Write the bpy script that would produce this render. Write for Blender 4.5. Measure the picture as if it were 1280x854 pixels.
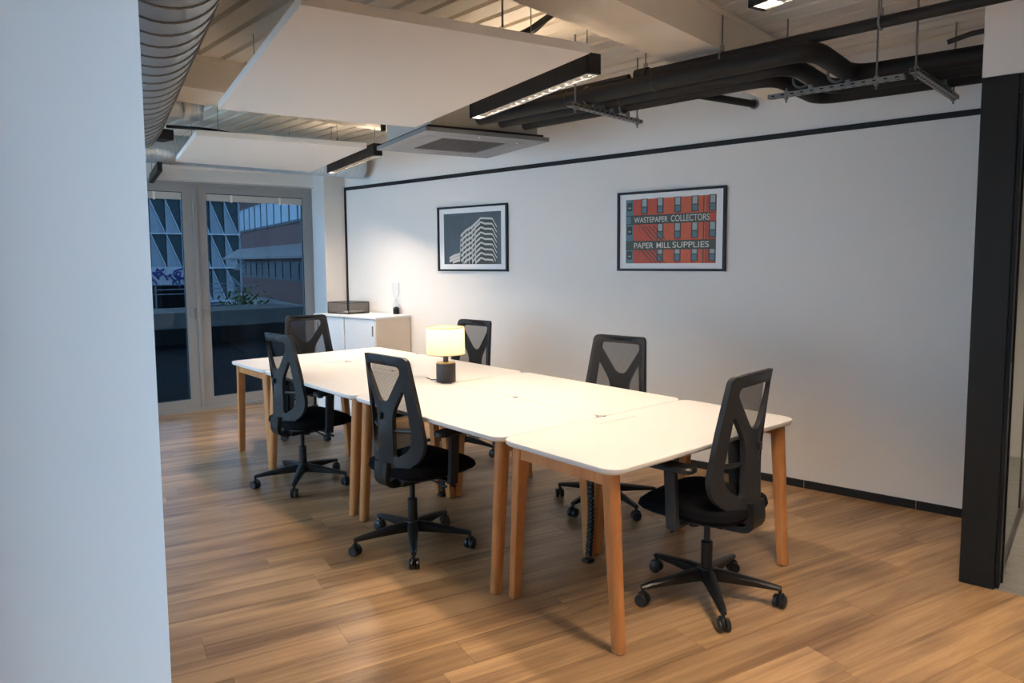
import bpy, bmesh, math, random
from mathutils import Vector, Matrix
from mathutils.geometry import delaunay_2d_cdt
random.seed(7)
PI = math.pi
scene = bpy.context.scene
for o in list(bpy.data.objects): bpy.data.objects.remove(o)
COL = scene.collection

# ------------------------------------------------------------------ camera, world, exposure
cam_d = bpy.data.cameras.new('camera'); cam = bpy.data.objects.new('camera', cam_d); COL.objects.link(cam)
F_PX, PITCH, ROLL, YAW = 901.4868, 0.0844, -0.0068, 2.4322
fw = Vector((math.cos(YAW)*math.cos(PITCH), math.sin(YAW)*math.cos(PITCH), -math.sin(PITCH)))
rt = Vector((math.sin(YAW), -math.cos(YAW), 0)); up = rt.cross(fw)
r2 = rt*math.cos(ROLL)+up*math.sin(ROLL); u2 = -rt*math.sin(ROLL)+up*math.cos(ROLL)
cam.matrix_world = Matrix(((r2.x, u2.x, -fw.x, 6.0075), (r2.y, u2.y, -fw.y, -2.0472), (r2.z, u2.z, -fw.z, 1.5429), (0, 0, 0, 1)))
cam_d.sensor_width = 36; cam_d.lens = F_PX*36/1280
cam_d.shift_x = (640-644.1085)/1280; cam_d.shift_y = (401.4048-427)/1280
cam_d.clip_start = 0.05; cam_d.clip_end = 300
scene.camera = cam
scene.view_settings.view_transform = 'Standard'; scene.view_settings.look = 'None'
scene.view_settings.gamma = 1; scene.view_settings.use_curve_mapping = False
scene.view_settings.exposure = 0.56
SKY = 4.2; LAMP_E = 400; BULB_W = 1.3
w = bpy.data.worlds.new('overcast_sky'); scene.world = w; w.use_nodes = True
bg = w.node_tree.nodes['Background']; bg.inputs[0].default_value = (0.53, 0.76, 1.0, 1); bg.inputs[1].default_value = SKY
def portal(loc, rot, sx, sy):
    l = bpy.data.lights.new('window_portal', 'AREA'); l.shape = 'RECTANGLE'; l.size = sx; l.size_y = sy
    l.cycles.is_portal = True
    o = bpy.data.objects.new('window_portal', l); COL.objects.link(o); o.location = loc; o.rotation_euler = rot
portal((2.2, -2.52, 1.28), (-PI/2, 0, 0), 7.6, 2.1)

# ------------------------------------------------------------------ materials
def mat(name, col, rough=0.5, metal=0, spec=0.5, noise=0, nscale=40, bump=0, bscale=80, bdist=0.002, emit=None, es=0, stretch=(1, 1, 1)):
    m = bpy.data.materials.new(name); m.use_nodes = True
    nt = m.node_tree; b = nt.nodes['Principled BSDF']
    b.inputs['Base Color'].default_value = (*col, 1); b.inputs['Roughness'].default_value = rough
    b.inputs['Metallic'].default_value = metal; b.inputs['Specular IOR Level'].default_value = spec
    if emit: b.inputs['Emission Color'].default_value = (*emit, 1); b.inputs['Emission Strength'].default_value = es
    if noise or bump:
        tc = nt.nodes.new('ShaderNodeTexCoord'); mp = nt.nodes.new('ShaderNodeMapping'); mp.inputs['Scale'].default_value = stretch
        nt.links.new(tc.outputs['Object'], mp.inputs[0])
    if noise:
        n = nt.nodes.new('ShaderNodeTexNoise'); n.inputs['Scale'].default_value = nscale; n.inputs['Detail'].default_value = 4
        r = nt.nodes.new('ShaderNodeMapRange'); r.inputs[3].default_value = 1-noise; r.inputs[4].default_value = 1+noise
        mx = nt.nodes.new('ShaderNodeMix'); mx.data_type = 'RGBA'; mx.blend_type = 'MULTIPLY'; mx.inputs[0].default_value = 1
        mx.inputs[6].default_value = (*col, 1)
        nt.links.new(mp.outputs[0], n.inputs['Vector']); nt.links.new(n.outputs[0], r.inputs[0])
        nt.links.new(r.outputs[0], mx.inputs[7]); nt.links.new(mx.outputs[2], b.inputs['Base Color'])
    if bump:
        n = nt.nodes.new('ShaderNodeTexNoise'); n.inputs['Scale'].default_value = bscale
        bp = nt.nodes.new('ShaderNodeBump'); bp.inputs['Strength'].default_value = bump; bp.inputs['Distance'].default_value = bdist
        nt.links.new(mp.outputs[0], n.inputs['Vector']); nt.links.new(n.outputs[0], bp.inputs['Height']); nt.links.new(bp.outputs[0], b.inputs['Normal'])
    return m
def srgb(r, g, b):
    f = lambda c: (c/255/12.92) if c/255 <= 0.04045 else ((c/255+0.055)/1.055)**2.4
    return (f(r), f(g), f(b))
M = {}
M['wall'] = mat('wall_paint', (0.77, 0.745, 0.715), 0.7, noise=0.012, nscale=3, bump=0.05, bscale=300)
M['pillar'] = mat('pillar_paint', (0.80, 0.80, 0.80), 0.75, bump=0.03, bscale=300)
M['white'] = mat('white_paint', (0.80, 0.77, 0.72), 0.6)
M['cream_beam'] = mat('cream_beam_paint', (0.80, 0.72, 0.60), 0.6, noise=0.04, nscale=6)
M['deck'] = mat('deck_paint', (0.80, 0.72, 0.61), 0.5, metal=0.0, noise=0.06, nscale=5)
M['raft'] = mat('acoustic_raft_felt', (0.88, 0.81, 0.73), 0.9, bump=0.05, bscale=400)
M['top'] = mat('white_laminate', (0.70, 0.68, 0.655), 0.42, spec=0.3)
M['black'] = mat('black_powder_coat', (0.012, 0.012, 0.0125), 0.5, spec=0.3)
M['trim'] = mat('black_trim', (0.014, 0.0145, 0.015), 0.55, spec=0.25)
M['dark_frame'] = mat('anthracite_frame', (0.008, 0.0095, 0.010), 0.5, spec=0.25, noise=0.05, nscale=20)
M['plastic'] = mat('charcoal_plastic', (0.017, 0.018, 0.020), 0.5, spec=0.35, bump=0.08, bscale=500, bdist=0.0005)
M['plastic_black'] = mat('black_plastic', (0.009, 0.0095, 0.010), 0.42, spec=0.4)
M['fabric'] = mat('black_fabric', (0.006, 0.006, 0.007), 0.95, spec=0.1, noise=0.3, nscale=300, bump=0.3, bscale=500, bdist=0.001)
M['rubber'] = mat('caster_rubber', (0.014, 0.015, 0.017), 0.35)
M['insul'] = mat('pipe_insulation', (0.010, 0.009, 0.0085), 0.62, spec=0.3, bump=0.1, bscale=60)
M['galv'] = mat('galvanised_steel', (0.60, 0.66, 0.70), 0.36, metal=0.6, noise=0.12, nscale=9)
M['strut'] = mat('zinc_strut', (0.26, 0.25, 0.235), 0.42, metal=0.7)
M['rod'] = mat('threaded_rod_zinc', (0.22, 0.22, 0.21), 0.45, metal=0.6)
M['rail_grey'] = mat('grey_steel_rail', (0.06, 0.056, 0.052), 0.5)
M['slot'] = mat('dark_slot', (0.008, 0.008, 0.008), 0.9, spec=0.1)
M['grey_frame'] = mat('grey_window_frame', (0.30, 0.295, 0.29), 0.5)
M['cassette'] = mat('grey_cassette', (0.21, 0.215, 0.225), 0.45)
M['cassette_body'] = mat('pale_cassette_body', (0.42, 0.42, 0.39), 0.5)
M['grille'] = mat('grille_grey', (0.075, 0.075, 0.075), 0.6)
M['cab'] = mat('white_cabinet', (0.80, 0.82, 0.84), 0.45)
M['cab_side'] = mat('beige_cabinet_side', (0.70, 0.62, 0.53), 0.5)
M['lamp_base'] = mat('dark_lamp_base', (0.035, 0.033, 0.034), 0.6)
M['brass'] = mat('brass', (0.55, 0.35, 0.12), 0.35, metal=0.8)
M['sand'] = mat('black_sand', (0.01, 0.01, 0.012), 0.9)
M['paper'] = mat('mount_card', (0.80, 0.80, 0.80), 0.8)
M['reflector'] = mat('louvre_aluminium', (0.55, 0.56, 0.58), 0.16, metal=0.95)
M['blade'] = mat('dark_louvre_blade', (0.004, 0.004, 0.004), 0.9, spec=0.0)
M['tube'] = mat('luminaire_led_strip', (1, 1, 1), 0.5, emit=(1.0, 0.79, 0.59), es=LAMP_E)
M['added_uplight'] = mat('added_uplight_glow', (1, 1, 1), 0.5, emit=(1.0, 0.80, 0.58), es=13)  # added glow to brighten the deck and beams above the lights
M['bulb'] = mat('bulb_glow', (1, 0.8, 0.5), 0.5, emit=(1.0, 0.62, 0.28), es=8)
M['carpet'] = mat('grey_carpet', (0.24, 0.235, 0.22), 0.95, noise=0.35, nscale=9, stretch=(1, 3, 1))
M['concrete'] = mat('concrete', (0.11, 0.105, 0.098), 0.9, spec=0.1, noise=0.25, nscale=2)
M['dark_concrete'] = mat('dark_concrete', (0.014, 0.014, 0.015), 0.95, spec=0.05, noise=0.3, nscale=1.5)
M['brown_wall'] = mat('brown_cladding', (0.15, 0.065, 0.055), 0.8, noise=0.2, nscale=2)
M['sill'] = mat('pale_sill', (0.19, 0.17, 0.165), 0.7)
M['ext_panel'] = mat('facade_panel', (0.22, 0.255, 0.29), 0.6)
M['ext_glass'] = mat('facade_glass', (0.02, 0.04, 0.045), 0.5, spec=0.3)
M['ext_white'] = mat('facade_fin', (0.50, 0.52, 0.54), 0.6)
M['graf_base'] = mat('graffiti_panel', (0.55, 0.55, 0.6), 0.8)
M['graf_blue'] = mat('graffiti_blue', (0.05, 0.06, 0.22), 0.8)
M['leaf'] = mat('leaf_green', (0.05, 0.11, 0.03), 0.6)
M['skywin'] = mat('painted_sky_reflection', (0.26, 0.34, 0.40), 0.3)  # sky reflection painted in as a paler pane colour
M['blindbox'] = mat('blind_headrail', (0.50, 0.49, 0.46), 0.5)

def wood_mat(name, c1, c2, scale, rough, per_obj=0.0, knots=False):
    m = bpy.data.materials.new(name); m.use_nodes = True; nt = m.node_tree; b = nt.nodes['Principled BSDF']
    N = nt.nodes.new; Lk = nt.links.new
    tc = N('ShaderNodeTexCoord'); oi = N('ShaderNodeObjectInfo')
    add = N('ShaderNodeVectorMath'); add.operation = 'ADD'
    mul = N('ShaderNodeVectorMath'); mul.operation = 'SCALE'; mul.inputs[0].default_value = (37.0, 11.0, 5.0); Lk(oi.outputs['Random'], mul.inputs['Scale'])
    Lk(tc.outputs['Object'], add.inputs[0]); Lk(mul.outputs[0], add.inputs[1])
    mp = N('ShaderNodeMapping'); mp.inputs['Scale'].default_value = scale; Lk(add.outputs[0], mp.inputs[0])
    n1 = N('ShaderNodeTexNoise'); n1.inputs['Scale'].default_value = 1.0; n1.inputs['Detail'].default_value = 6; n1.inputs['Roughness'].default_value = 0.62; n1.inputs['Distortion'].default_value = 0.6
    Lk(mp.outputs[0], n1.inputs['Vector'])
    mp2 = N('ShaderNodeMapping'); mp2.inputs['Scale'].default_value = tuple(s*f for s, f in zip(scale, (0.8, 7, 7))); Lk(add.outputs[0], mp2.inputs[0])
    n2 = N('ShaderNodeTexNoise'); n2.inputs['Scale'].default_value = 1.0; n2.inputs['Detail'].default_value = 3; Lk(mp2.outputs[0], n2.inputs['Vector'])
    mixf = N('ShaderNodeMath'); mixf.operation = 'MULTIPLY_ADD'; mixf.inputs[1].default_value = 0.30; Lk(n2.outputs[0], mixf.inputs[0]); 
    sc = N('ShaderNodeMath'); sc.operation = 'MULTIPLY'; sc.inputs[1].default_value = 0.72; Lk(n1.outputs[0], sc.inputs[0]); Lk(sc.outputs[0], mixf.inputs[2])
    cr = N('ShaderNodeValToRGB'); e = cr.color_ramp.elements
    e[0].position = 0.36; e[0].color = (*c1, 1); e[1].position = 0.62; e[1].color = (*c2, 1)
    Lk(mixf.outputs[0], cr.inputs[0]); out = cr.outputs[0]
    if knots:
        mp3 = N('ShaderNodeMapping'); mp3.inputs['Scale'].default_value = (1.6, 6.5, 1); Lk(add.outputs[0], mp3.inputs[0])
        vo = N('ShaderNodeTexVoronoi'); vo.inputs['Scale'].default_value = 1.0; Lk(mp3.outputs[0], vo.inputs['Vector'])
        mr = N('ShaderNodeMapRange'); mr.inputs[1].default_value = 0.04; mr.inputs[2].default_value = 0.30; mr.inputs[3].default_value = 0.42; mr.inputs[4].default_value = 1.0; Lk(vo.outputs['Distance'], mr.inputs[0])
        wv = N('ShaderNodeTexNoise'); wv.inputs['Scale'].default_value = 0.9; Lk(add.outputs[0], wv.inputs['Vector'])
        gt = N('ShaderNodeMapRange'); gt.inputs[1].default_value = 0.44; gt.inputs[2].default_value = 0.56; Lk(wv.outputs[0], gt.inputs[0])
        mk = N('ShaderNodeMix'); mk.inputs[2].default_value = 1.0; Lk(gt.outputs[0], mk.inputs[0]); Lk(mr.outputs[0], mk.inputs[3])
        mm = N('ShaderNodeMix'); mm.data_type = 'RGBA'; mm.blend_type = 'MULTIPLY'; mm.inputs[0].default_value = 1; Lk(out, mm.inputs[6]); Lk(mk.outputs[0], mm.inputs[7]); out = mm.outputs[2]
    if per_obj:
        mr = N('ShaderNodeMapRange'); mr.inputs[3].default_value = 1-per_obj; mr.inputs[4].default_value = 1+per_obj; Lk(oi.outputs['Random'], mr.inputs[0])
        mm = N('ShaderNodeMix'); mm.data_type = 'RGBA'; mm.blend_type = 'MULTIPLY'; mm.inputs[0].default_value = 1; Lk(out, mm.inputs[6]); Lk(mr.outputs[0], mm.inputs[7]); out = mm.outputs[2]
    Lk(out, b.inputs['Base Color']); b.inputs['Roughness'].default_value = rough; b.inputs['Specular IOR Level'].default_value = 0.45
    bp = N('ShaderNodeBump'); bp.inputs['Strength'].default_value = 0.08; bp.inputs['Distance'].default_value = 0.001; Lk(mixf.outputs[0], bp.inputs['Height']); Lk(bp.outputs[0], b.inputs['Normal'])
    return m
M['oak'] = wood_mat('oak_floor_plank', (0.165, 0.086, 0.038), (0.475, 0.295, 0.148), (0.8, 7.0, 7.0), 0.31, 0.13, True)
M['beech'] = wood_mat('beech_leg', (0.42, 0.165, 0.050), (0.56, 0.25, 0.088), (9.0, 9.0, 1.2), 0.42)

def see_through(name, col, alpha_col, fac, gloss=0.0, rough=0.02, lines=None):
    m = bpy.data.materials.new(name); m.use_nodes = True; nt = m.node_tree; nt.nodes.clear(); N = nt.nodes.new; Lk = nt.links.new
    out = N('ShaderNodeOutputMaterial'); tr = N('ShaderNodeBsdfTransparent'); tr.inputs[0].default_value = (*alpha_col, 1)
    mx = N('ShaderNodeMixShader'); mx.inputs[0].default_value = fac
    if gloss:
        g = N('ShaderNodeBsdfGlossy'); g.inputs[0].default_value = (*col, 1); g.inputs['Roughness'].default_value = rough
        fr = N('ShaderNodeFresnel'); fr.inputs[0].default_value = 1.45
        mu = N('ShaderNodeMath'); mu.operation = 'MULTIPLY'; mu.inputs[1].default_value = gloss; Lk(fr.outputs[0], mu.inputs[0]); Lk(mu.outputs[0], mx.inputs[0])
    else:
        g = N('ShaderNodeBsdfDiffuse'); g.inputs[0].default_value = (*col, 1)
    if lines:
        tc = N('ShaderNodeTexCoord'); wv = N('ShaderNodeTexWave'); wv.bands_direction = lines[0]; wv.inputs['Scale'].default_value = lines[1]
        Lk(tc.outputs['Object'], wv.inputs['Vector']); mr = N('ShaderNodeMapRange'); mr.inputs[3].default_value = lines[2]; mr.inputs[4].default_value = lines[3]
        Lk(wv.outputs['Fac'], mr.inputs[0]); Lk(mr.outputs[0], mx.inputs[0])
    Lk(tr.outputs[0], mx.inputs[1]); Lk(g.outputs[0], mx.inputs[2]); Lk(mx.outputs[0], out.inputs[0]); return m
M['tinted_glass'] = see_through('blue_tinted_glass', (0.8, 0.9, 1), (0.33, 0.40, 0.46), 0.1, gloss=0.35)
M['clear_glass'] = see_through('clear_glass', (0.9, 0.95, 1), (0.93, 0.95, 0.96), 0.1, gloss=0.9)
M['thin_glass'] = see_through('hourglass_glass', (0.9, 0.95, 1), (0.95, 0.96, 0.97), 0.1, gloss=0.35)
M['frost_glass'] = see_through('partition_glass', (0.9, 0.95, 0.95), (0.62, 0.66, 0.64), 0.1, gloss=1.2, rough=0.08)
M['mesh'] = see_through('chair_mesh_fabric', (0.03, 0.03, 0.032), (1, 1, 1), 0.5, lines=('Z', 60.0, 0.50, 0.88))
M['wire_mesh'] = see_through('wire_tray_mesh', (0.03, 0.03, 0.032), (1, 1, 1), 0.26)
def shade_mat():
    m = bpy.data.materials.new('lamp_shade_linen'); m.use_nodes = True; nt = m.node_tree; nt.nodes.clear(); N = nt.nodes.new; Lk = nt.links.new
    out = N('ShaderNodeOutputMaterial'); d = N('ShaderNodeBsdfDiffuse'); t = N('ShaderNodeBsdfTranslucent'); mx = N('ShaderNodeMixShader'); mx.inputs[0].default_value = 0.62
    d.inputs[0].default_value = (0.85, 0.77, 0.65, 1); t.inputs[0].default_value = (0.92, 0.79, 0.60, 1)
    Lk(d.outputs[0], mx.inputs[1]); Lk(t.outputs[0], mx.inputs[2]); Lk(mx.outputs[0], out.inputs[0]); return m
M['shade'] = shade_mat()

# ------------------------------------------------------------------ mesh helpers
class MB:
    def __init__(s): s.bm = bmesh.new()
    def verts(s, vs): return [s.bm.verts.new(v) for v in vs]
    def box(s, c, d, rot=None, bev=0):
        x, y, z = d[0]/2, d[1]/2, d[2]/2
        vs = [Vector((a*x, b*y, e*z)) for a in (-1, 1) for b in (-1, 1) for e in (-1, 1)]
        if rot is not None: vs = [rot @ v for v in vs]
        v = s.verts([p+Vector(c) for p in vs])
        fs = [s.bm.faces.new([v[i] for i in f]) for f in ((0, 1, 3, 2), (4, 6, 7, 5), (0, 4, 5, 1), (2, 3, 7, 6), (0, 2, 6, 4), (1, 5, 7, 3))]
        if bev:
            es = list({e for f in fs for e in f.edges}); bmesh.ops.bevel(s.bm, geom=es, offset=bev, segments=2, profile=0.5, affect='EDGES')
        return s
    def span(s, a, b, bev=0):
        return s.box([(p+q)/2 for p, q in zip(a, b)], [abs(q-p) for p, q in zip(a, b)], bev=bev)
    def loft(s, rings, cap=True, closed=True):
        R = [s.verts(r) for r in rings]; n = len(R[0])
        for a, b in zip(R, R[1:]):
            for i in range(n if closed else n-1): s.bm.faces.new((a[i], a[(i+1) % n], b[(i+1) % n], b[i]))
        if cap: s.bm.faces.new(R[0][::-1]); s.bm.faces.new(R[-1])
        return s
    def tube(s, path, r, n=12, cap=True):
        path = [Vector(p) for p in path]; rr = r if isinstance(r, (list, tuple)) else [r]*len(path)
        ref = None; rings = []
        for i, p in enumerate(path):
            t = (path[min(i+1, len(path)-1)]-path[max(i-1, 0)]).normalized()
            if ref is None:
                ref = Vector((0, 0, 1)) if abs(t.z) < 0.9 else Vector((1, 0, 0))
            a = (ref-t*ref.dot(t)).normalized(); b = t.cross(a); ref = a
            rings.append([p+(a*math.cos(2*PI*k/n)+b*math.sin(2*PI*k/n))*rr[i] for k in range(n)])
        return s.loft(rings, cap)
    def lathe(s, prof, c=(0, 0, 0), n=24, cap=True):
        return s.loft([[Vector((c[0]+r*math.cos(2*PI*k/n), c[1]+r*math.sin(2*PI*k/n), c[2]+z)) for k in range(n)] for r, z in prof], cap)
    def prism(s, poly, z0, z1):
        return s.loft([[Vector((x, y, z0)) for x, y in poly], [Vector((x, y, z1)) for x, y in poly]])
    def poly(s, pts): s.bm.faces.new(s.verts(pts)); return s
    def build(s, name, m, parent=None, smooth=False, loc=None, rz=None, **props):
        bmesh.ops.recalc_face_normals(s.bm, faces=s.bm.faces[:])
        me = bpy.data.meshes.new(name); s.bm.to_mesh(me); s.bm.free()
        me.materials.append(M[m] if isinstance(m, str) else m)
        if smooth:
            me.polygons.foreach_set('use_smooth', [True]*len(me.polygons)); me.set_sharp_from_angle(angle=math.radians(38))
        o = bpy.data.objects.new(name, me); COL.objects.link(o); o.parent = parent
        if loc is not None: o.location = loc
        if rz is not None: o.rotation_euler = (0, 0, rz)
        for k, v in props.items(): o[k] = v
        return o
def thing(name, label, cat, loc=(0, 0, 0), rz=0, group=None):
    o = bpy.data.objects.new(name, None); o.empty_display_size = 0.05; COL.objects.link(o); o.location = loc; o.rotation_euler = (0, 0, rz)
    o['label'] = label; o['category'] = cat
    if group: o['group'] = group
    return o
def tag(o, label, cat, group=None):
    o['label'] = label; o['category'] = cat
    if group: o['group'] = group
    return o
def struct(o, label=None):
    o['kind'] = 'structure'
    if label: o['label'] = label
    return o
def copy_tree(o, parent=None):
    kids = [c for c in bpy.data.objects if c.parent is o]
    c = o.copy(); COL.objects.link(c); c.parent = parent
    for k in kids: copy_tree(k, c)
    return c
def rot_z(a): return Matrix.Rotation(a, 3, 'Z')
def arc_path(pts, r, n=6):
    """polyline with rounded corners"""
    pts = [Vector(p) for p in pts]; out = [pts[0]]
    for a, b, c in zip(pts, pts[1:], pts[2:]):
        d1 = (a-b).normalized(); d2 = (c-b).normalized(); ang = d1.angle(d2); t = min(r/math.tan(ang/2), 0.49*(a-b).length, 0.49*(c-b).length)
        p, q = b+d1*t, b+d2*t
        for i in range(n+1):
            u = i/n; out.append((1-u)**2*p+2*u*(1-u)*b+u*u*q)
    return out+[pts[-1]]

# wall frame: U along the long wall, V towards it (wall plane at V = WV)
WA = math.radians(10.0); UX = Vector((math.cos(WA), math.sin(WA), 0)); VX = Vector((-math.sin(WA), math.cos(WA), 0)); WV = 1.8444
def W(u, v, z): p = UX*u+VX*v; return Vector((p.x, p.y, z))
CA = math.radians(-10.6)   # the ceiling rafts and lights are set out on their own grid
CU = Vector((math.cos(CA), math.sin(CA), 0)); CV = Vector((-math.sin(CA), math.cos(CA), 0))
DECK = 2.80; FAC = -2.5; XW = -1.75; XB = 8.4

# ------------------------------------------------------------------ floor planks
floor = MB()
pA = [(XW-0.2, FAC), (XB, FAC), tuple(W(8.6, 0.86, 0)[:2]), tuple(W(5.205, 0.86, 0)[:2]), tuple(W(5.205, WV+0.0, 0)[:2]), tuple(W(-0.9, WV+0.03, 0)[:2]), (XW-0.2, 1.75)]
floor_o = struct(floor.prism(pA, -0.12, -0.008).build('floor', 'dark_concrete'))
def clip(poly, n, d):
    out = []
    for i in range(len(poly)):
        a, b = poly[i], poly[(i+1) % len(poly)]; da, db = a.dot(n)-d, b.dot(n)-d
        if da <= 0: out.append(a)
        if da*db < 0: out.append(a+(b-a)*(da/(da-db)))
    return out
PD = math.radians(79.0); PU = Vector((math.cos(PD), math.sin(PD), 0)); PV = Vector((-math.sin(PD), math.cos(PD), 0))
ux, vx = UX, VX
c5 = 5.205
HALF = [(Vector((-1, 0, 0)), -(XW)), (Vector((1, 0, 0)), XB), (Vector((0, -1, 0)), -FAC), (VX, WV)]
PWID, PLEN = 0.186, 1.38
def clip_all(poly, half):
    for n, d in half:
        poly = clip(poly, n, d)
        if len(poly) < 3: return []
    return poly
for i in range(-36, 24):
    off = random.random()*PLEN
    for j in range(-5, 7):
        x0, x1 = j*PLEN+off, (j+1)*PLEN+off; y0, y1 = i*PWID, (i+1)*PWID
        gx, gy = 0.0006, 0.0006
        poly = [PU*a+PV*b for a, b in ((x0+gx, y0+gy), (x1-gx, y0+gy), (x1-gx, y1-gy), (x0+gx, y1-gy))]
        poly = clip_all(poly, HALF)
        if len(poly) < 3: continue
        pieces = [poly]
        if any(p.dot(UX) > c5 for p in poly) and any(p.dot(VX) > 0.853 for p in poly):   # goes round the carpet corner
            pieces = [clip_all(poly, [(VX, 0.853)]), clip_all(poly, [(-VX, -0.853), (UX, c5)])]
        pieces = [q for q in pieces if len(q) >= 3]
        if not pieces: continue
        c = PU*((x0+x1)/2)+PV*((y0+y1)/2); m = MB()
        for q in pieces: m.prism([((rot_z(-PD) @ (p-c)).x, (rot_z(-PD) @ (p-c)).y) for p in q], -0.008, 0)
        m.build('plank', 'oak', floor_o, loc=c, rz=PD)

# ------------------------------------------------------------------ walls
lw = MB(); a, b = W(-0.83, WV, 0), W(5.17, WV, 0)
q = [a, b, b+VX*0.15, a+VX*0.15]
wall_right = struct(lw.prism([(p.x, p.y) for p in q], 0, 2.95).build('wall_right', 'wall'))
bb = MB(); bb.box(W((0.2+5.1)/2, WV-0.006, 0.026), (4.9, 0.012, 0.052), rot_z(WA)); bbo = struct(bb.build('baseboard_right', 'trim'))
for u in (4.05, 4.72): MB().box(W(u, WV-0.0125, 0.026), (0.004, 0.001, 0.05), rot_z(WA)).build('joint', 'strut', bbo)
tr = MB(); p0, p1 = W(-0.815, WV-0.005, 2.312), W(5.2, WV-0.005, 2.366)
tr.loft([[p+VX*dv+Vector((0, 0, dz)) for dv, dz in ((-0.006, -0.017), (0.006, -0.017), (0.006, 0.017), (-0.006, 0.017))] for p in (p0, p1)])
struct(tr.build('trim_1', 'trim'))
struct(MB().box(W(-0.805, WV-0.006, 1.16), (0.022, 0.012, 2.32), rot_z(WA)).build('trim_2', 'trim'))
# corner pillar next to the window
cp = [W(-0.817, WV+0.12, 0), W(-0.817, WV-0.27, 0), Vector((XW, 1.585, 0)), Vector((XW-0.2, 1.7, 0)), Vector((XW-0.2, 2.3, 0))]
struct(MB().prism([(p.x, p.y) for p in cp], 0, 2.95).build('wall_corner', 'wall'))
# window wall: header, left return
wb = MB(); wb.span((XW-0.2, FAC-0.2, 2.35), (XW, 1.7, 2.95)); wb.span((XW-0.2, FAC-0.2, 0), (XW, FAC, 2.95)); wb.span((XW-0.2, 1.585, 0), (XW, 1.72, 2.4))
struct(wb.build('wall_back', 'wall'))
struct(MB().span((XW, FAC, 2.36), (XW+0.16, 1.62, 2.50), bev=0.003).build('trim_3', 'white'))
struct(MB().span((XB, FAC-0.2, 0), (XB+0.15, 5.6, 2.95)).build('wall_front', 'wall'))
# facade with big windows on the left, hidden behind the pillar
wl = MB(); wl.span((XW, FAC-0.2, 0), (XB, FAC, 0.22)); wl.span((XW, FAC-0.2, 2.34), (XB, FAC, 2.95))
for xa, xb_ in ((-1.75, -1.6), (1.3, 1.5), (3.0, 4.9), (5.75, XB)): wl.span((xa, FAC-0.2, 0.22), (xb_, FAC, 2.34))
struct(wl.build('wall_left', 'wall'))
k = 0
for x0, x1 in ((-1.6, 1.3), (1.5, 3.0), (4.9, 5.75)):
    k += 1; wf = MB()
    for xa, xb_, za, zb in ((x0, x1, 0.22, 0.28), (x0, x1, 2.28, 2.34), (x0, x0+0.06, 0.28, 2.28), (x1-0.06, x1, 0.28, 2.28), ((x0+x1)/2-0.03, (x0+x1)/2+0.03, 0.28, 2.28)):
        wf.span((xa, FAC-0.14, za), (xb_, FAC-0.06, zb))
    wo = struct(wf.build('window_%d' % (k+2), 'grey_frame'))
    MB().span((x0+0.06, FAC-0.105, 0.28), ((x0+x1)/2-0.03, FAC-0.095, 2.28)).build('pane', 'clear_glass', wo)
    MB().span(((x0+x1)/2+0.03, FAC-0.105, 0.28), (x1-0.06, FAC-0.095, 2.28)).build('pane', 'clear_glass', wo)
# near pillar at the left edge of the view
pe = Vector((4.75, -1.735, 0))
pdv = Vector((-0.62, -0.785, 0)).normalized(); pnv = Vector((pdv.y, -pdv.x, 0))
pq = [pe, pe+pdv*0.62, pe+pdv*0.62+Vector((-0.5, 0, 0)), pe+Vector((-0.5, 0, 0))]
struct(MB().prism([(p.x, p.y) for p in pq], 0, 2.95).build('wall_pillar', 'pillar'))

# ------------------------------------------------------------------ grey glazed doors to the terrace
def casement(n, y0, y1, handle_y, label):
    f = MB(); z0, z1 = 0.035, 2.325; st = 0.095
    for a, b, c, d in ((y0, y1, z0, z0+st), (y0, y1, z1-st+0.02, z1), (y0, y0+st, z0+st, z1-st+0.02), (y1-st, y1, z0+st, z1-st+0.02)):
        f.span((XW-0.07, a, c), (XW-0.005, b, d))
    o = struct(f.build('window_%d' % n, 'grey_frame'), label)
    MB().span((XW-0.045, y0+st, z0+st), (XW-0.035, y1-st, z1-st+0.02)).build('pane', 'tinted_glass', o)
    g = MB()
    for a, b, c, d in ((y0+st, y1-st, z0+st, z0+st+0.006), (y0+st, y1-st, z1-st+0.014, z1-st+0.02), (y0+st, y0+st+0.006, z0+st, z1-st), (y1-st-0.006, y1-st, z0+st, z1-st)):
        g.span((XW-0.033, a, c), (XW-0.024, b, d))
    g.build('gasket', 'black', o)
    h = MB(); h.box((XW+0.004, handle_y, 1.02), (0.014, 0.03, 0.11), bev=0.004); h.box((XW+0.028, handle_y, 1.05), (0.016, 0.022, 0.05), bev=0.004)
    h.build('handle', 'grey_frame', o)
    bl = MB().span((XW-0.032, y0+st+0.007, 2.175), (XW-0.016, y1-st-0.007, 2.243)).build('blind_headrail', 'blindbox', o)
    m = int((y1-y0-2*st)/0.36)
    for i in range(max(m, 2)):
        yy = y0+st+(i+0.5)*(y1-y0-2*st)/max(m, 2); MB().span((XW-0.0155, yy-0.011, 2.165), (XW-0.0125, yy+0.011, 2.243)).build('bracket', 'white', bl)
casement(1, 0.30+0.035, 1.575, 0.30+0.075, 'grey framed glazed door leaf beside the corner pillar')
casement(2, -0.94, 0.30-0.005, 0.30-0.045, 'grey framed glazed door leaf with the pale graffiti wall behind it')
fr = MB()
for a, b, c, d in ((FAC, 1.585, 0, 0.035), (FAC, 1.585, 2.325, 2.352), (1.572, 1.585, 0.03, 2.33), (0.295, 0.335, 0.03, 2.33), (-0.985, -0.94, 0.03, 2.33)):
    fr.span((XW-0.09, a, c), (XW+0.012, b, d))
struct(fr.build('trim_4', 'grey_frame'))
casement(6, -2.45, -0.985, -1.06, 'grey framed glazed door leaf hidden behind the near pillar')

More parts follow.
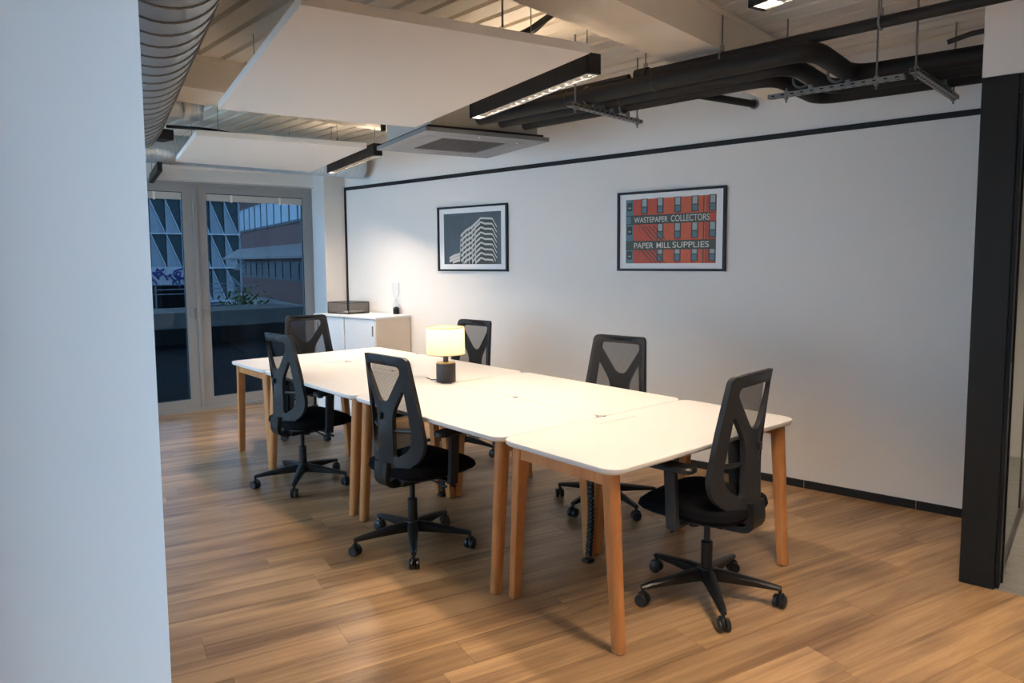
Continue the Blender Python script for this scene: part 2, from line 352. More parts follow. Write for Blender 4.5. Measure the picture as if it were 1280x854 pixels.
# ------------------------------------------------------------------ ceiling deck and beams
RD = math.radians(2.0); RU = Vector((math.cos(RD), math.sin(RD), 0)); RV = Vector((-math.sin(RD), math.cos(RD), 0))
dk = MB(); prof = []; pitch = 0.15
y = -3.6
while y < 5.5:
    prof += [(y, 0), (y+0.112, 0), (y+0.120, 0.045), (y+0.142, 0.045)]; y += pitch
prof = [(y_, DECK+z_) for y_, z_ in prof]
for (ya, za), (yb, zb) in zip(prof, prof[1:]):
    dk.poly([RU*-2.6+RV*ya+Vector((0, 0, za)), RU*10+RV*ya+Vector((0, 0, za)), RU*10+RV*yb+Vector((0, 0, zb)), RU*-2.6+RV*yb+Vector((0, 0, zb))])
top_pts = [RU*-2.6+RV*-3.6, RU*10+RV*-3.6, RU*10+RV*5.5, RU*-2.6+RV*5.5]
dk.prism([(p.x, p.y) for p in top_pts], DECK+0.06, DECK+0.12)
struct(dk.build('ceiling', 'deck'), 'cream painted corrugated metal deck')
def beam(n, x0, y0, ang, length, width, zb, label):
    d = Vector((math.cos(ang), math.sin(ang), 0)); nn = Vector((d.y, -d.x, 0))  # nn towards +x
    a = Vector((x0, y0, 0))
    m = MB(); P = lambda s, t: a+d*s-nn*t
    q = [P(0, 0), P(length, 0), P(length, width), P(0, width)]
    m.prism([(p.x, p.y) for p in q], zb, DECK+0.05)
    o = struct(m.build('trim_%d' % n, 'cream_beam'), label)
    f = MB(); q = [P(0, -0.012), P(length, -0.012), P(length, 0), P(0, 0)]; f.prism([(p.x, p.y) for p in q], DECK-0.035, DECK-0.005)
    f.build('angle_strip', 'cream_beam', o)
a97 = math.radians(97.6)
bx, by = 3.968, 0.258
beam(5, bx-math.cos(a97)*3.6, by-math.sin(a97)*3.6, a97, 3.6+2.45, 0.315, 2.60, 'wide cream ceiling beam above the black pipes')
a96 = math.radians(94.0)
beam(6, 1.33-math.cos(a96)*2.0, -0.55-math.sin(a96)*2.0, a96, 4.55, 0.45, 2.60, 'cream ceiling beam behind the large acoustic raft')

# ------------------------------------------------------------------ acoustic rafts
def raft(cx, cy, L, Wd, z, label, ang=CA):
    t = thing('acoustic_raft', label, 'ceiling panel', (cx, cy, z), ang, 'acoustic rafts')
    MB().box((0, 0, 0.02), (L, Wd, 0.04), bev=0.002).build('panel', 'raft', t)
    for sx in (-1, 1):
        for sy in (-1, 1):
            MB().tube([(sx*(L/2-0.2), sy*(Wd/2-0.17), 0.04), (sx*(L/2-0.2), sy*(Wd/2-0.17), DECK-z+0.02)], 0.0022, 6).build('suspension_wire', 'rod', t)
            MB().tube([(sx*(L/2-0.2), sy*(Wd/2-0.17), 0.04), (sx*(L/2-0.2), sy*(Wd/2-0.17), 0.09)], 0.006, 8).build('wire_gripper', 'rod', t)
raft(2.785, -0.178, 1.93, 1.205, 2.41, 'large white acoustic raft hanging over the table beside the louvred light')
raft(-0.107, 0.36, 1.99, 1.21, 2.41, 'white acoustic raft hanging between the window and the ceiling cassette')

# ------------------------------------------------------------------ linear louvre luminaires
def luminaire(x, y, z, L, label, ang=CA):
    # (x, y) = middle, z = underside
    t = thing('linear_luminaire', label, 'ceiling light', (x, y, z), ang, 'louvred linear lights')
    wd, h = 0.074, 0.095
    b = MB()
    b.span((-L/2, -wd/2, 0), (L/2, -wd/2+0.005, h)); b.span((-L/2, wd/2-0.005, 0), (L/2, wd/2, h)); b.span((-L/2, -wd/2, h-0.006), (L/2, wd/2, h))
    b.span((-L/2, -wd/2, 0), (-L/2+0.02, wd/2, h)); b.span((L/2-0.02, -wd/2, 0), (L/2, wd/2, h))
    b.build('housing', 'black', t)
    MB().span((-L/2+0.025, -0.016, 0.038), (L/2-0.025, 0.016, 0.042)).build('light_strip', 'tube', t)
    MB().span((-L/2+0.05, -0.018, h), (L/2-0.05, 0.018, h+0.002)).build('added_uplight_strip', 'added_uplight', t)
    r = MB(); y1 = wd/2-0.006
    for s in (-1, 1):
        r.loft([[Vector((xx, s*y1, 0.003)), Vector((xx, s*(y1-0.004), 0.02)), Vector((xx, s*0.018, 0.04)), Vector((xx, s*0.018, 0.043)), Vector((xx, s*y1, 0.043))] for xx in (-L/2+0.02, L/2-0.02)])
    r.build('reflector', 'reflector', t)
    n = int(L/0.07); me = None
    for i in range(1, n):
        xx = -L/2+0.02+(L-0.04)*i/n
        if me is None:
            o = MB().loft([[Vector((-0.0015, yy, 0.003)), Vector((0.0015, yy, 0.003)), Vector((0.004, yy, 0.034)), Vector((-0.004, yy, 0.034))] for yy in (-y1, y1)]).build('louvre_blade', 'blade', t); me = o.data
        else:
            o = bpy.data.objects.new('louvre_blade', me); COL.objects.link(o); o.parent = t
        o.location = (xx, 0, 0)
    for s in (-1, 1):
        MB().tube([(s*(L/2-0.06), 0, h), (s*(L/2-0.06), 0, DECK-z+0.01)], 0.003, 6).build('suspension_rod', 'rod', t)
        MB().span((s*(L/2-0.06)-0.02, -0.012, DECK-z-0.012), (s*(L/2-0.06)+0.02, 0.012, DECK-z+0.0)).build('ceiling_bracket', 'rod', t)
    return t
luminaire(2.985, 0.640, 2.42, 1.25, 'black louvred light beside the large raft and the ceiling cassette')
luminaire(0.25, 1.035, 2.375, 1.33, 'black louvred light between the smaller raft and the window corner')
luminaire(5.24, 0.088, 2.375, 1.22, 'black louvred light hanging above the dark chair at the table end')
t = thing('unlit_luminaire', 'black unlit luminaire end showing beside the near pillar', 'rail', (-1.14, -0.20, 2.31), CA)  # luminaire housing built as a plain bar without its light
MB().span((-0.54, -0.02, 0), (0.54, 0.02, 0.075), bev=0.002).build('bar', 'black', t)
for s_ in (-1, 1): MB().tube([(s_*0.4, 0, 0.075), (s_*0.4, 0, DECK-2.31+0.01)], 0.003, 6).build('suspension_rod', 'rod', t)
for (x, y, lb) in ((7.5, -1.9, 'added unseen black louvred light nearest the large facade windows'),):
    luminaire(x, y, 2.375, 1.22, lb)  # added out of view to light the area near the camera

# ------------------------------------------------------------------ ceiling cassette air conditioner
t = thing('ceiling_cassette', 'grey square ceiling air conditioning cassette above the far chairs', 'air conditioner', (1.685, 1.145, 2.375), CA)
S = 0.94
bd = MB(); bd.span((-0.41, -0.41, 0.045), (0.41, 0.41, 0.30), bev=0.004); bd.build('body', 'cassette_body', t)
MB().span((-0.44, -0.44, 0.03), (0.44, 0.44, 0.048)).build('shadow_gap', 'black', t)
fa = MB()
for a, b, c, d in ((-S/2, S/2, -S/2, -0.26), (-S/2, S/2, 0.26, S/2), (-S/2, -0.26, -0.26, 0.26), (0.26, S/2, -0.26, 0.26)): fa.span((a, c, 0), (b, d, 0.028))
fa.build('fascia', 'cassette', t)
gr = MB().span((-0.26, -0.26, 0.010), (0.26, 0.26, 0.024)).build('intake_grille', 'grille', t)
for i in range(14):
    x = -0.24+i*0.037; MB().span((x-0.009, -0.25, 0.004), (x+0.009, 0.25, 0.010)).build('grille_slat', 'grille', gr)
for s in (-1, 1):
    MB().span((-0.31, s*0.36-0.03, -0.001), (0.31, s*0.36+0.03, 0.0)).build('air_flap', 'cassette', t); MB().span((s*0.36-0.03, -0.31, -0.001), (s*0.36+0.03, 0.31, 0.0)).build('air_flap', 'cassette', t)
for (x, y) in ((0.40, -0.05), (0.31, 0.30)): MB().lathe([(0.008, -0.004), (0.008, 0)], (x, y, 0), 10).build('indicator', 'white', t)
for sx in (-1, 1):
    for sy in (-1, 1):
        MB().tube([(sx*0.43, sy*0.43, 0.15), (sx*0.43, sy*0.43, 0.46)], 0.005, 6).build('hanger_rod', 'rod', t); MB().span((sx*0.43-0.025, sy*0.43-0.012, 0.14), (sx*0.43+0.025, sy*0.43+0.012, 0.28)).build('hanger_bracket', 'black', t)

# ------------------------------------------------------------------ pipes, struts, ducts
PZ = 2.48
def pipe(name, path, r, label, cat='pipe', m='insul', bend=0.10, n=14, group=None, joints=()):
    pp = arc_path(path, bend); o = MB().tube(pp, r, n).build(name, m, smooth=True); tag(o, label, cat, group)
    for i, f in enumerate(joints):
        a, b = Vector(path[0]), Vector(path[1]); c = a+(b-a)*f; d = (b-a).normalized()
        MB().tube([c-d*0.006, c+d*0.006], r+0.0025, n).build('joint_tape', 'plastic_black', o, smooth=True)
    return o
pd = Vector((math.cos(math.radians(5)), math.sin(math.radians(5)), 0))
def along(p, s): return Vector(p)+pd*s
def bank(y_left, xl, xj, yr, r, label, z=PZ, joints=()):
    a = Vector((3.0, y_left, z)); A = along(a, xl-3.0); B = along(a, xj-3.0)
    Cc = B+Vector((-0.10, yr, 0)); D = Cc+UX*(5.45-Cc.x)
    pipe('insulated_pipe', [A, B, Cc, D], r, label, bend=0.13, joints=joints, group='black insulated pipes above the table')
bank(1.03, 2.16, 4.36, 0.60, 0.046, 'black insulated pipe with a swan neck bend, closest to the louvred light', joints=(0.35, 0.62))
bank(1.22, 2.16, 4.16, 0.63, 0.042, 'black insulated pipe with a swan neck bend, in the middle of the pipe bank', joints=(0.5,))
bank(1.40, 2.19, 3.98, 0.66, 0.040, 'black insulated pipe with a swan neck bend, closest to the wall', joints=())
T0, T1 = Vector((3.35, 1.155, 2.558)), Vector((5.5, 1.335, 2.558))
o = pipe('black_pipe', [T0, T1], 0.026, 'thin black pipe hung on clamps above the insulated pipes', 'pipe', 'black')
MB().tube([T0-pd*0.02, T0+pd*0.06], 0.036, 14).build('end_collar', 'insul', o, smooth=True)
pipe('black_pipe', [Vector((2.5, 1.10, 2.56)), Vector((3.28, 1.15, 2.56))], 0.02, 'thin black pipe end running behind the louvred light', 'pipe', 'black')
o = pipe('black_pipe', [W(3.652, WV-0.01, 2.586), W(3.46, 1.25, 2.585), W(3.40, 1.08, 2.54)], 0.024, 'short black branch pipe going into the wall', 'pipe', 'insul')
MB().tube([W(3.652, WV-0.012, 2.586), W(3.652, WV-0.001, 2.586)], 0.034, 14).build('wall_collar', 'rod', o)
pipe('black_cable', [W(4.93, 0.915, 2.545), W(5.02, 0.915, 2.565), W(5.4, 0.92, 2.59)], 0.012, 'black cable lying on the pipes beside the white bulkhead', 'cable', 'plastic_black')
def strut(a, b, label, rods, clamps=()):
    a, b = Vector(a), Vector(b); L = (b-a).length; ang = math.atan2((b-a).y, (b-a).x); mid = (a+b)/2
    t = thing('strut_channel', label, 'bracket', mid, ang, 'zinc strut channels under the pipes')
    c = MB(); c.span((-L/2, -0.0205, -0.021), (L/2, 0.0205, -0.018)); c.span((-L/2, -0.0205, -0.021), (L/2, -0.018, 0.0)); c.span((-L/2, 0.018, -0.021), (L/2, 0.0205, 0.0))
    c.span((-L/2, -0.0205, -0.002), (L/2, -0.011, 0)); c.span((-L/2, 0.011, -0.002), (L/2, 0.0205, 0)); c.build('channel', 'strut', t)
    n = int(L/0.05)
    for i in range(n):
        x = -L/2+0.03+i*(L-0.06)/max(n-1, 1)
        for (d, c_) in (((0.018, 0.0006, 0.006), (x, -0.0208, -0.011)), ((0.022, 0.009, 0.0006), (x, 0, -0.0213))):
            MB().box(c_, d).build('slot', 'slot', t)
    for x in rods:
        MB().tube([(x*L/2, 0, -0.05), (x*L/2, 0, DECK-mid.z+0.02)], 0.005, 8).build('threaded_rod', 'rod', t)
        MB().lathe([(0.011, -0.034), (0.011, -0.022)], (x*L/2, 0, 0), 6).build('nut', 'strut', t); MB().lathe([(0.011, 0.001), (0.011, 0.012)], (x*L/2, 0, 0), 6).build('nut', 'strut', t)
    for x, r in clamps:
        pts = [Vector((x+(r+0.004)*math.cos(k*PI/12), 0, PZ-mid.z+(r+0.004)*math.sin(k*PI/12))) for k in range(-8, 21)]
        MB().tube(pts, 0.007, 6).build('pipe_clamp', 'strut', t); MB().span((x+r-0.002, -0.01, 0.0), (x+r+0.018, 0.01, 0.03)).build('clamp_foot', 'strut', t)
strut((3.082, 0.876, 2.42), (2.99, 1.60, 2.42), 'zinc strut channel under the pipes beside the ceiling cassette', (-0.86, 0.90), ((-0.19, 0.046), (0.0, 0.042), (0.17, 0.040)))
strut((3.88, 1.60, 2.42), (4.538, 1.69, 2.42), 'long zinc strut channel under the swan neck bends', (-0.72, 0.62), ((-0.16, 0.040), (0.02, 0.042)))
strut((4.614, 1.60, 2.42), (4.524, 2.40, 2.42), 'zinc strut channel hanging beside the white bulkhead', (-0.93, 0.90), ((0.06, 0.042), (0.22, 0.040)))
def hanger(p, label):
    t = thing('pipe_hanger', label, 'bracket', p, math.radians(5), 'clamp hangers on the thin pipe')
    MB().tube([(0, 0.031*math.cos(k*PI/10), 0.031*math.sin(k*PI/10)) for k in range(21)], 0.005, 6).build('clamp_ring', 'strut', t)
    MB().tube([(0, 0, 0.03), (0, 0, DECK-p[2]+0.02)], 0.004, 8).build('threaded_rod', 'rod', t); MB().box((0, 0, 0.045), (0.02, 0.012, 0.03), bev=0.002).build('clamp_head', 'strut', t)
for s, lb in ((0.04, 'zinc clamp hanger at the open end of the thin black pipe'), (0.50, 'zinc clamp hanger on the thin pipe below the wide beam'), (1.25, 'zinc clamp hanger on the thin pipe next to the long strut')):
    hanger(T0+(T1-T0)*(s/2.15), lb)
# spiral duct
def spiral_duct(p0, p1, r, label, seam, name='spiral_duct', m='galv', rad=0.006, wob=0.0):
    p0, p1 = Vector(p0), Vector(p1); L = (p1-p0).length; d = (p1-p0).normalized(); a = Vector((0, 0, 1)); b = d.cross(a)
    n = 40; rings = []; s = 0.0
    steps = []
    k = 0
    while s < L:
        steps += [(s, r), (s+seam*0.80, r), (s+seam*0.84, r+rad), (s+seam*0.90, r+rad), (s+seam*0.94, r-rad*0.7), (s+seam*0.98, r-rad*0.7)]; s += seam
    for s, rr in steps:
        rings.append([p0+d*(s+seam*(kk/n if wob == 0 else 0))+(a*math.cos(2*PI*kk/n)+b*math.sin(2*PI*kk/n))*rr for kk in range(n)])
    o = MB().loft(rings, False).build(name, m, smooth=True); o.data.set_sharp_from_angle(angle=math.radians(20))
    if wob == 0:
        k = int(L/seam*36); MB().tube([p0+d*(i*seam/36)+(a*math.cos(2*PI*i/36)+b*math.sin(2*PI*i/36))*(r+0.003) for i in range(k)], 0.0042, 5).build('lock_seam', 'rod', o)
    return tag(o, label, 'air duct')
da = Vector((math.cos(math.radians(-11)), math.sin(math.radians(-11)), 0))
base = Vector((3.05, -1.25, 2.56))
spiral_duct(base-da*3.0, base+da*1.05, 0.205, 'large galvanised spiral duct running under the deck beside the near pillar', 0.16, rad=0.002)
db = Vector((math.cos(math.radians(84)), math.sin(math.radians(84)), 0))
p = Vector((0.66, -0.47, 2.63))
o = spiral_duct(p-db*0.17, p, 0.10, 'short galvanised branch duct with a pale end collar', 0.12, 'branch_duct', rad=0.003)
MB().tube([p-db*0.002, p+db*0.035], 0.112, 32).build('end_collar', 'white', o, smooth=True)
spiral_duct((-0.80, -1.0, 2.52), (-0.74, 1.66, 2.515), 0.125, 'corrugated flexible duct running along the window side to the long wall', 0.03, 'flexible_duct', rad=0.005, wob=1)
j = MB().box((0.25, -0.52, 2.47), (0.16, 0.14, 0.075), rot_z(0.2), bev=0.006).build('junction_box', 'black'); tag(j, 'black junction box under the ducts beside the near pillar', 'junction box')
cb = arc_path([(0.30, -0.48, 2.53), (0.45, -0.25, 2.515), (0.35, 0.25, 2.50), (0.30, 0.8, 2.47), (0.35, 1.2, 2.50)], 0.2)
tag(MB().tube(cb, 0.012, 8).build('black_cable', 'plastic_black', smooth=True), 'black cable lying along the edge of the smaller raft', 'cable')
t = thing('cable_bundle', 'black cable bundle hanging from the deck above the large raft', 'cable', (3.33, 0.30, 2.62))
MB().tube(arc_path([(-0.14, -0.20, 0.0), (-0.02, -0.05, -0.03), (0.02, 0.05, 0.03), (0.06, 0.22, 0.16)], 0.1), 0.016, 8).build('cable', 'plastic_black', t, smooth=True)
MB().tube(arc_path([(-0.13, -0.18, 0.012), (-0.04, -0.02, 0.0), (0.0, 0.08, 0.03), (0.05, 0.22, 0.17)], 0.1), 0.013, 8).build('cable', 'plastic_black', t, smooth=True)
MB().box((-0.14, -0.20, 0.01), (0.04, 0.04, 0.05), bev=0.004).build('connector', 'plastic_black', t)
# extra drop rods seen above the raft and between the pipes
for (x, y, z0, lb) in ((3.36, 0.16, 2.62, 'short threaded rod hanging above the large raft beside the wide beam'),):
    t = thing('drop_rod', lb, 'bracket', (x, y, z0)); MB().tube([(0, 0, 0), (0, 0, DECK-z0+0.02)], 0.005, 8).build('rod', 'rod', t); MB().box((0, 0, DECK-z0-0.005), (0.05, 0.03, 0.01)).build('foot', 'rod', t)

# ------------------------------------------------------------------ right: dark jamb, bulkhead, glass leaf, carpet beyond
cz = []
jm = MB(); jm.box(W(5.083+0.07, 0.843+0.05, 1.17), (0.14, 0.10, 2.34), rot_z(WA), bev=0.003); jm.box(W(5.232, 0.905, 1.17), (0.016, 0.07, 2.34), rot_z(WA)); jm.box(W(5.242, 0.955, 1.17), (0.012, 0.02, 2.34), rot_z(WA))
jo = struct(jm.build('door_1', 'dark_frame'), 'anthracite door jamb')
MB().box(W(5.2405, 0.90, 0.98), (0.004, 0.014, 0.16), rot_z(WA)).build('lock_plate', 'strut', jo)
bh = MB(); c = (W(5.083, 0.843, 0)+W(8.6, 0.843, 0))/2; bh.box(Vector((c.x, c.y, 2.645))+VX*0.01, (3.517, 0.02, 0.6), rot_z(WA)); struct(bh.build('wall_bulkhead', 'wall'))
hd = MB(); hd.box(W(6.85, 0.89, 2.30), (3.25, 0.09, 0.08), rot_z(WA)); struct(hd.build('trim_7', 'dark_frame'))
go = struct(MB().box(W(5.222, 2.28, 1.19), (0.012, 2.60, 2.22), rot_z(WA)).build('door_2', 'frost_glass'), 'clear glass partition beside the anthracite jamb')
MB().box(W(5.222, 2.28, 0.018), (0.03, 2.60, 0.03), rot_z(WA)).build('bottom_rail', 'rail_grey', go); MB().box(W(5.222, 2.28, 2.32), (0.03, 2.60, 0.04), rot_z(WA)).build('top_rail', 'rail_grey', go)
for v in (1.99, 2.95): MB().box(W(5.222, v, 1.19), (0.022, 0.03, 2.22), rot_z(WA)).build('mullion', 'rail_grey', go)
cq = [W(5.205, 0.853, 0), W(8.8, 0.853, 0), W(8.8, 3.6, 0), W(2.2, 3.6, 0), W(2.2, WV+0.15, 0), W(5.17, WV+0.15, 0), W(5.17, WV, 0), W(5.205, WV, 0)]
struct(MB().prism([(p.x, p.y) for p in cq], -0.1, 0.002).build('floor_carpet', 'carpet'))
wq = MB()
for a, b in ((W(2.1, 3.6, 0), W(9.0, 3.75, 0)), (W(2.05, WV+0.15, 0), W(2.2, 3.75, 0))):
    ua, va, ub, vb = a.dot(UX), a.dot(VX), b.dot(UX), b.dot(VX); q = [W(ua, va, 0), W(ub, va, 0), W(ub, vb, 0), W(ua, vb, 0)]; wq.prism([(p.x, p.y) for p in q], 0, 2.95)
struct(wq.build('wall_corridor', 'wall'))
lq = W(6.4, 2.3, 0); luminaire(lq.x, lq.y, 2.375, 1.22, 'added unseen black louvred light in the carpeted corridor beyond the jamb')  # extra lamp hidden by the bulkhead, added to brighten the corridor

# ------------------------------------------------------------------ desks
def rrect(x0, x1, y0, y1, r, n=6):
    out = []
    for cx, cy, a0 in ((x1-r, y1-r, 0), (x0+r, y1-r, PI/2), (x0+r, y0+r, PI), (x1-r, y0+r, 1.5*PI)):
        for i in range(n+1): a = a0+i*PI/2/n; out.append((cx+r*math.cos(a), cy+r*math.sin(a)))
    return out
TZ = 0.7455
def leg_section(cx, cy, s, ox, oy):
    # square leg with the outer corner (ox, oy) well rounded
    pts = rrect(-s/2, s/2, -s/2, s/2, 0.006, 3); out = []
    for (x, y) in rrect_var(s, ox, oy): out.append((cx+x, cy+y))
    return out
def rrect_var(s, ox, oy):
    out = []
    for sx, sy, a0 in ((1, 1, 0), (-1, 1, PI/2), (-1, -1, PI), (1, -1, 1.5*PI)):
        r = 0.034 if (sy == oy) else 0.006
        if sy == oy: r = min(r, s*0.47)
        for i in range(7): a = a0+i*PI/2/6; out.append((sx*(s/2-r)+r*math.cos(a), sy*(s/2-r)+r*math.sin(a)))
    return out
def make_desk():
    # long side 1.4 along local x, depth 0.7 along y, origin in the middle on the floor
    t = thing('desk', 'x', 'desk')
    z0 = TZ-0.025
    tp = MB(); ins = lambda d, z: [Vector((x, y, z)) for x, y in rrect(-0.6850+d, 0.6850-d, -0.3418+d, 0.3418-d, 0.072-d)]
    tp.loft([ins(0.010, z0), ins(0.001, z0+0.008), ins(0.0, z0+0.012), ins(0.0, TZ-0.002), ins(0.002, TZ)])
    tp.build('tabletop', 'top', t, smooth=True)
    for sx in (-1, 1):
        xx = sx*0.622
        for sy in (-1, 1):
            lg = MB(); top = (xx, sy*0.272, z0); bot = (xx, sy*0.318, 0.004)
            secs = []
            for (p, s) in ((bot, 0.048), (top, 0.060)):
                secs.append([Vector((p[0]+x, p[1]+y, p[2])) for x, y in rrect_var(s, sx, sy)])
            lg.loft(secs); lo = lg.build('leg', 'beech', t, smooth=True)
            MB().lathe([(0.02, 0), (0.02, 0.004)], (bot[0], bot[1], 0), 12).build('glide', 'black', lo)
        MB().span((xx-0.02, -0.262, z0-0.058), (xx+0.02, 0.262, z0)).build('apron', 'beech', t)
    for sy in (-1, 1): MB().span((-0.602, sy*0.20-0.012, z0-0.05), (0.602, sy*0.20+0.012, z0)).build('support_rail', 'black', t)
    fl = MB().span((-0.13, 0.235, TZ), (0.13, 0.335, TZ+0.0015)).build('cable_flap', 'top', t)
    MB().span((-0.012, 0.33, TZ), (0.012, 0.338, TZ+0.002)).build('finger_notch', 'slot', fl)
    return t
d0 = make_desk()
desks = [(1.40, 0.35, 0), (1.40, 1.05, PI), (2.80, 0.35, 0), (2.80, 1.05, PI), (0.35, 0.70, -PI/2), (3.85, 0.70, PI/2)]  # the flap side (local +y) faces the middle seam
labels = ['white desk on the open floor side of the lamp, nearer the glazed doors',
 'white desk on the wall side of the lamp, nearer the cabinet',
 'white desk between the lamp and the crosswise desk, on the open floor side',
 'white desk on the wall side, in front of the picture of the red brick building',
 'white desk set crosswise at the end by the glazed doors',
 'white desk set crosswise at the end by the anthracite jamb']
for i, (x, y, rz) in enumerate(desks):
    o = d0 if i == 0 else copy_tree(d0)
    o.location = (6.0075+(x-6.0075)*0.981, -2.0472+(y+2.0472)*0.981, 0); o.rotation_euler = (0, 0, rz); o['label'] = labels[i]; o['group'] = 'white desks with beech legs'
# cable spine hanging under the table
def cable_spine(x, y, label):
    t = thing('cable_spine', label, 'cable', (x, y, 0), 0, 'cable spines')
    z = 0.68; i = 0; me = None
    while z > 0.02:
        dx = 0.02*math.sin(z*5)
        if me is None: o = MB().box((0, 0, 0), (0.034, 0.022, 0.019), bev=0.005).build('vertebra', 'plastic_black', t); me = o.data
        else: o = bpy.data.objects.new('vertebra', me); COL.objects.link(o); o.parent = t
        o.location = (dx, 0, z); z -= 0.022
    MB().tube([(0.02*math.sin(zz*5), 0, zz) for zz in [0.7-k*0.05 for k in range(14)]], 0.006, 8).build('cable', 'plastic_black', t, smooth=True)
    MB().box((0, 0, 0.008), (0.05, 0.05, 0.014), bev=0.004).build('foot', 'plastic_black', t)
cable_spine(3.53, 0.56, 'black cable spine hanging to the floor under the crosswise desk by the jamb')
cable_spine(2.174, 0.60, 'black cable spine under the seam between the lamp and the window')

# ------------------------------------------------------------------ task chair (faces local +y)
def bez(p, n=8):
    """closed smooth contour through rounded polygon corners: list of (x, y, r)"""
    out = []; m = len(p)
    for i in range(m):
        a, b, c = Vector(p[i-1][:2]), Vector(p[i][:2]), Vector(p[(i+1) % m][:2]); r = p[i][2]
        d1 = (a-b).normalized(); d2 = (c-b).normalized()
        t = min(r, 0.48*(a-b).length, 0.48*(c-b).length); s, e = b+d1*t, b+d2*t
        for k in range(n+1):
            u = k/n; q_ = (1-u)**2*s+2*u*(1-u)*b+u*u*e; out.append((q_.x, q_.y))
    return out
def inside(pt, poly):
    x, y = pt; c = False; j = len(poly)-1
    for i in range(len(poly)):
        xi, yi = poly[i]; xj, yj = poly[j]
        if (yi > y) != (yj > y) and x < (xj-xi)*(y-yi)/(yj-yi)+xi: c = not c
        j = i
    return c
def back_y(x, h):
    # surface of the backrest: lumbar bulge, slight recline, wraps forward at the sides
    y = -0.172 - 0.03*(h-0.62) + 0.03*math.cos((h-0.66)*4.2) + 1.35*x*x
    if h < 0.62: y += 0
    return y
outer = bez([(-0.05, 0.40, .03), (0.05, 0.40, .03), (0.08, 0.422, .03), (0.216, 0.525, .06), (0.236, 0.60, .05), (0.188, 1.058, .032), (-0.188, 1.058, .032), (-0.236, 0.60, .05), (-0.216, 0.525, .06), (-0.08, 0.422, .03)])
hole_top = bez([(-0.140, 1.010, .03), (-0.146, 0.975, .03), (-0.034, 0.815, .05), (0.034, 0.815, .05), (0.146, 0.975, .03), (0.140, 1.010, .03)])
side = [(0.064, 0.515, .04), (0.160, 0.572, .05), (0.178, 0.64, .04), (0.150, 0.895, .025), (0.064, 0.755, .05)]
hole_r = bez(side); hole_l = bez([(-x, y, r) for x, y, r in side][::-1])
def flat_mesh(contours, test, step=0.03):
    vs = []; es = []
    for c in contours:
        b = len(vs); vs += [Vector(p) for p in c]; es += [(b+i, b+(i+1) % len(c)) for i in range(len(c))]
    for i in range(-10, 11):
        for j in range(0, 26):
            p = (i*step, 0.40+j*step)
            if test(p) and all(min((Vector(p)-Vector(q)).length for q in c) > 0.012 for c in contours): vs.append(Vector(p))
    V, E_, Fc, *_ = delaunay_2d_cdt(vs, es, [], 0, 1e-5)
    T = []
    for f in Fc:
        c = sum((V[k] for k in f), Vector((0, 0)))/len(f)
        if test((c.x, c.y)): T.append(f)
    return V, T
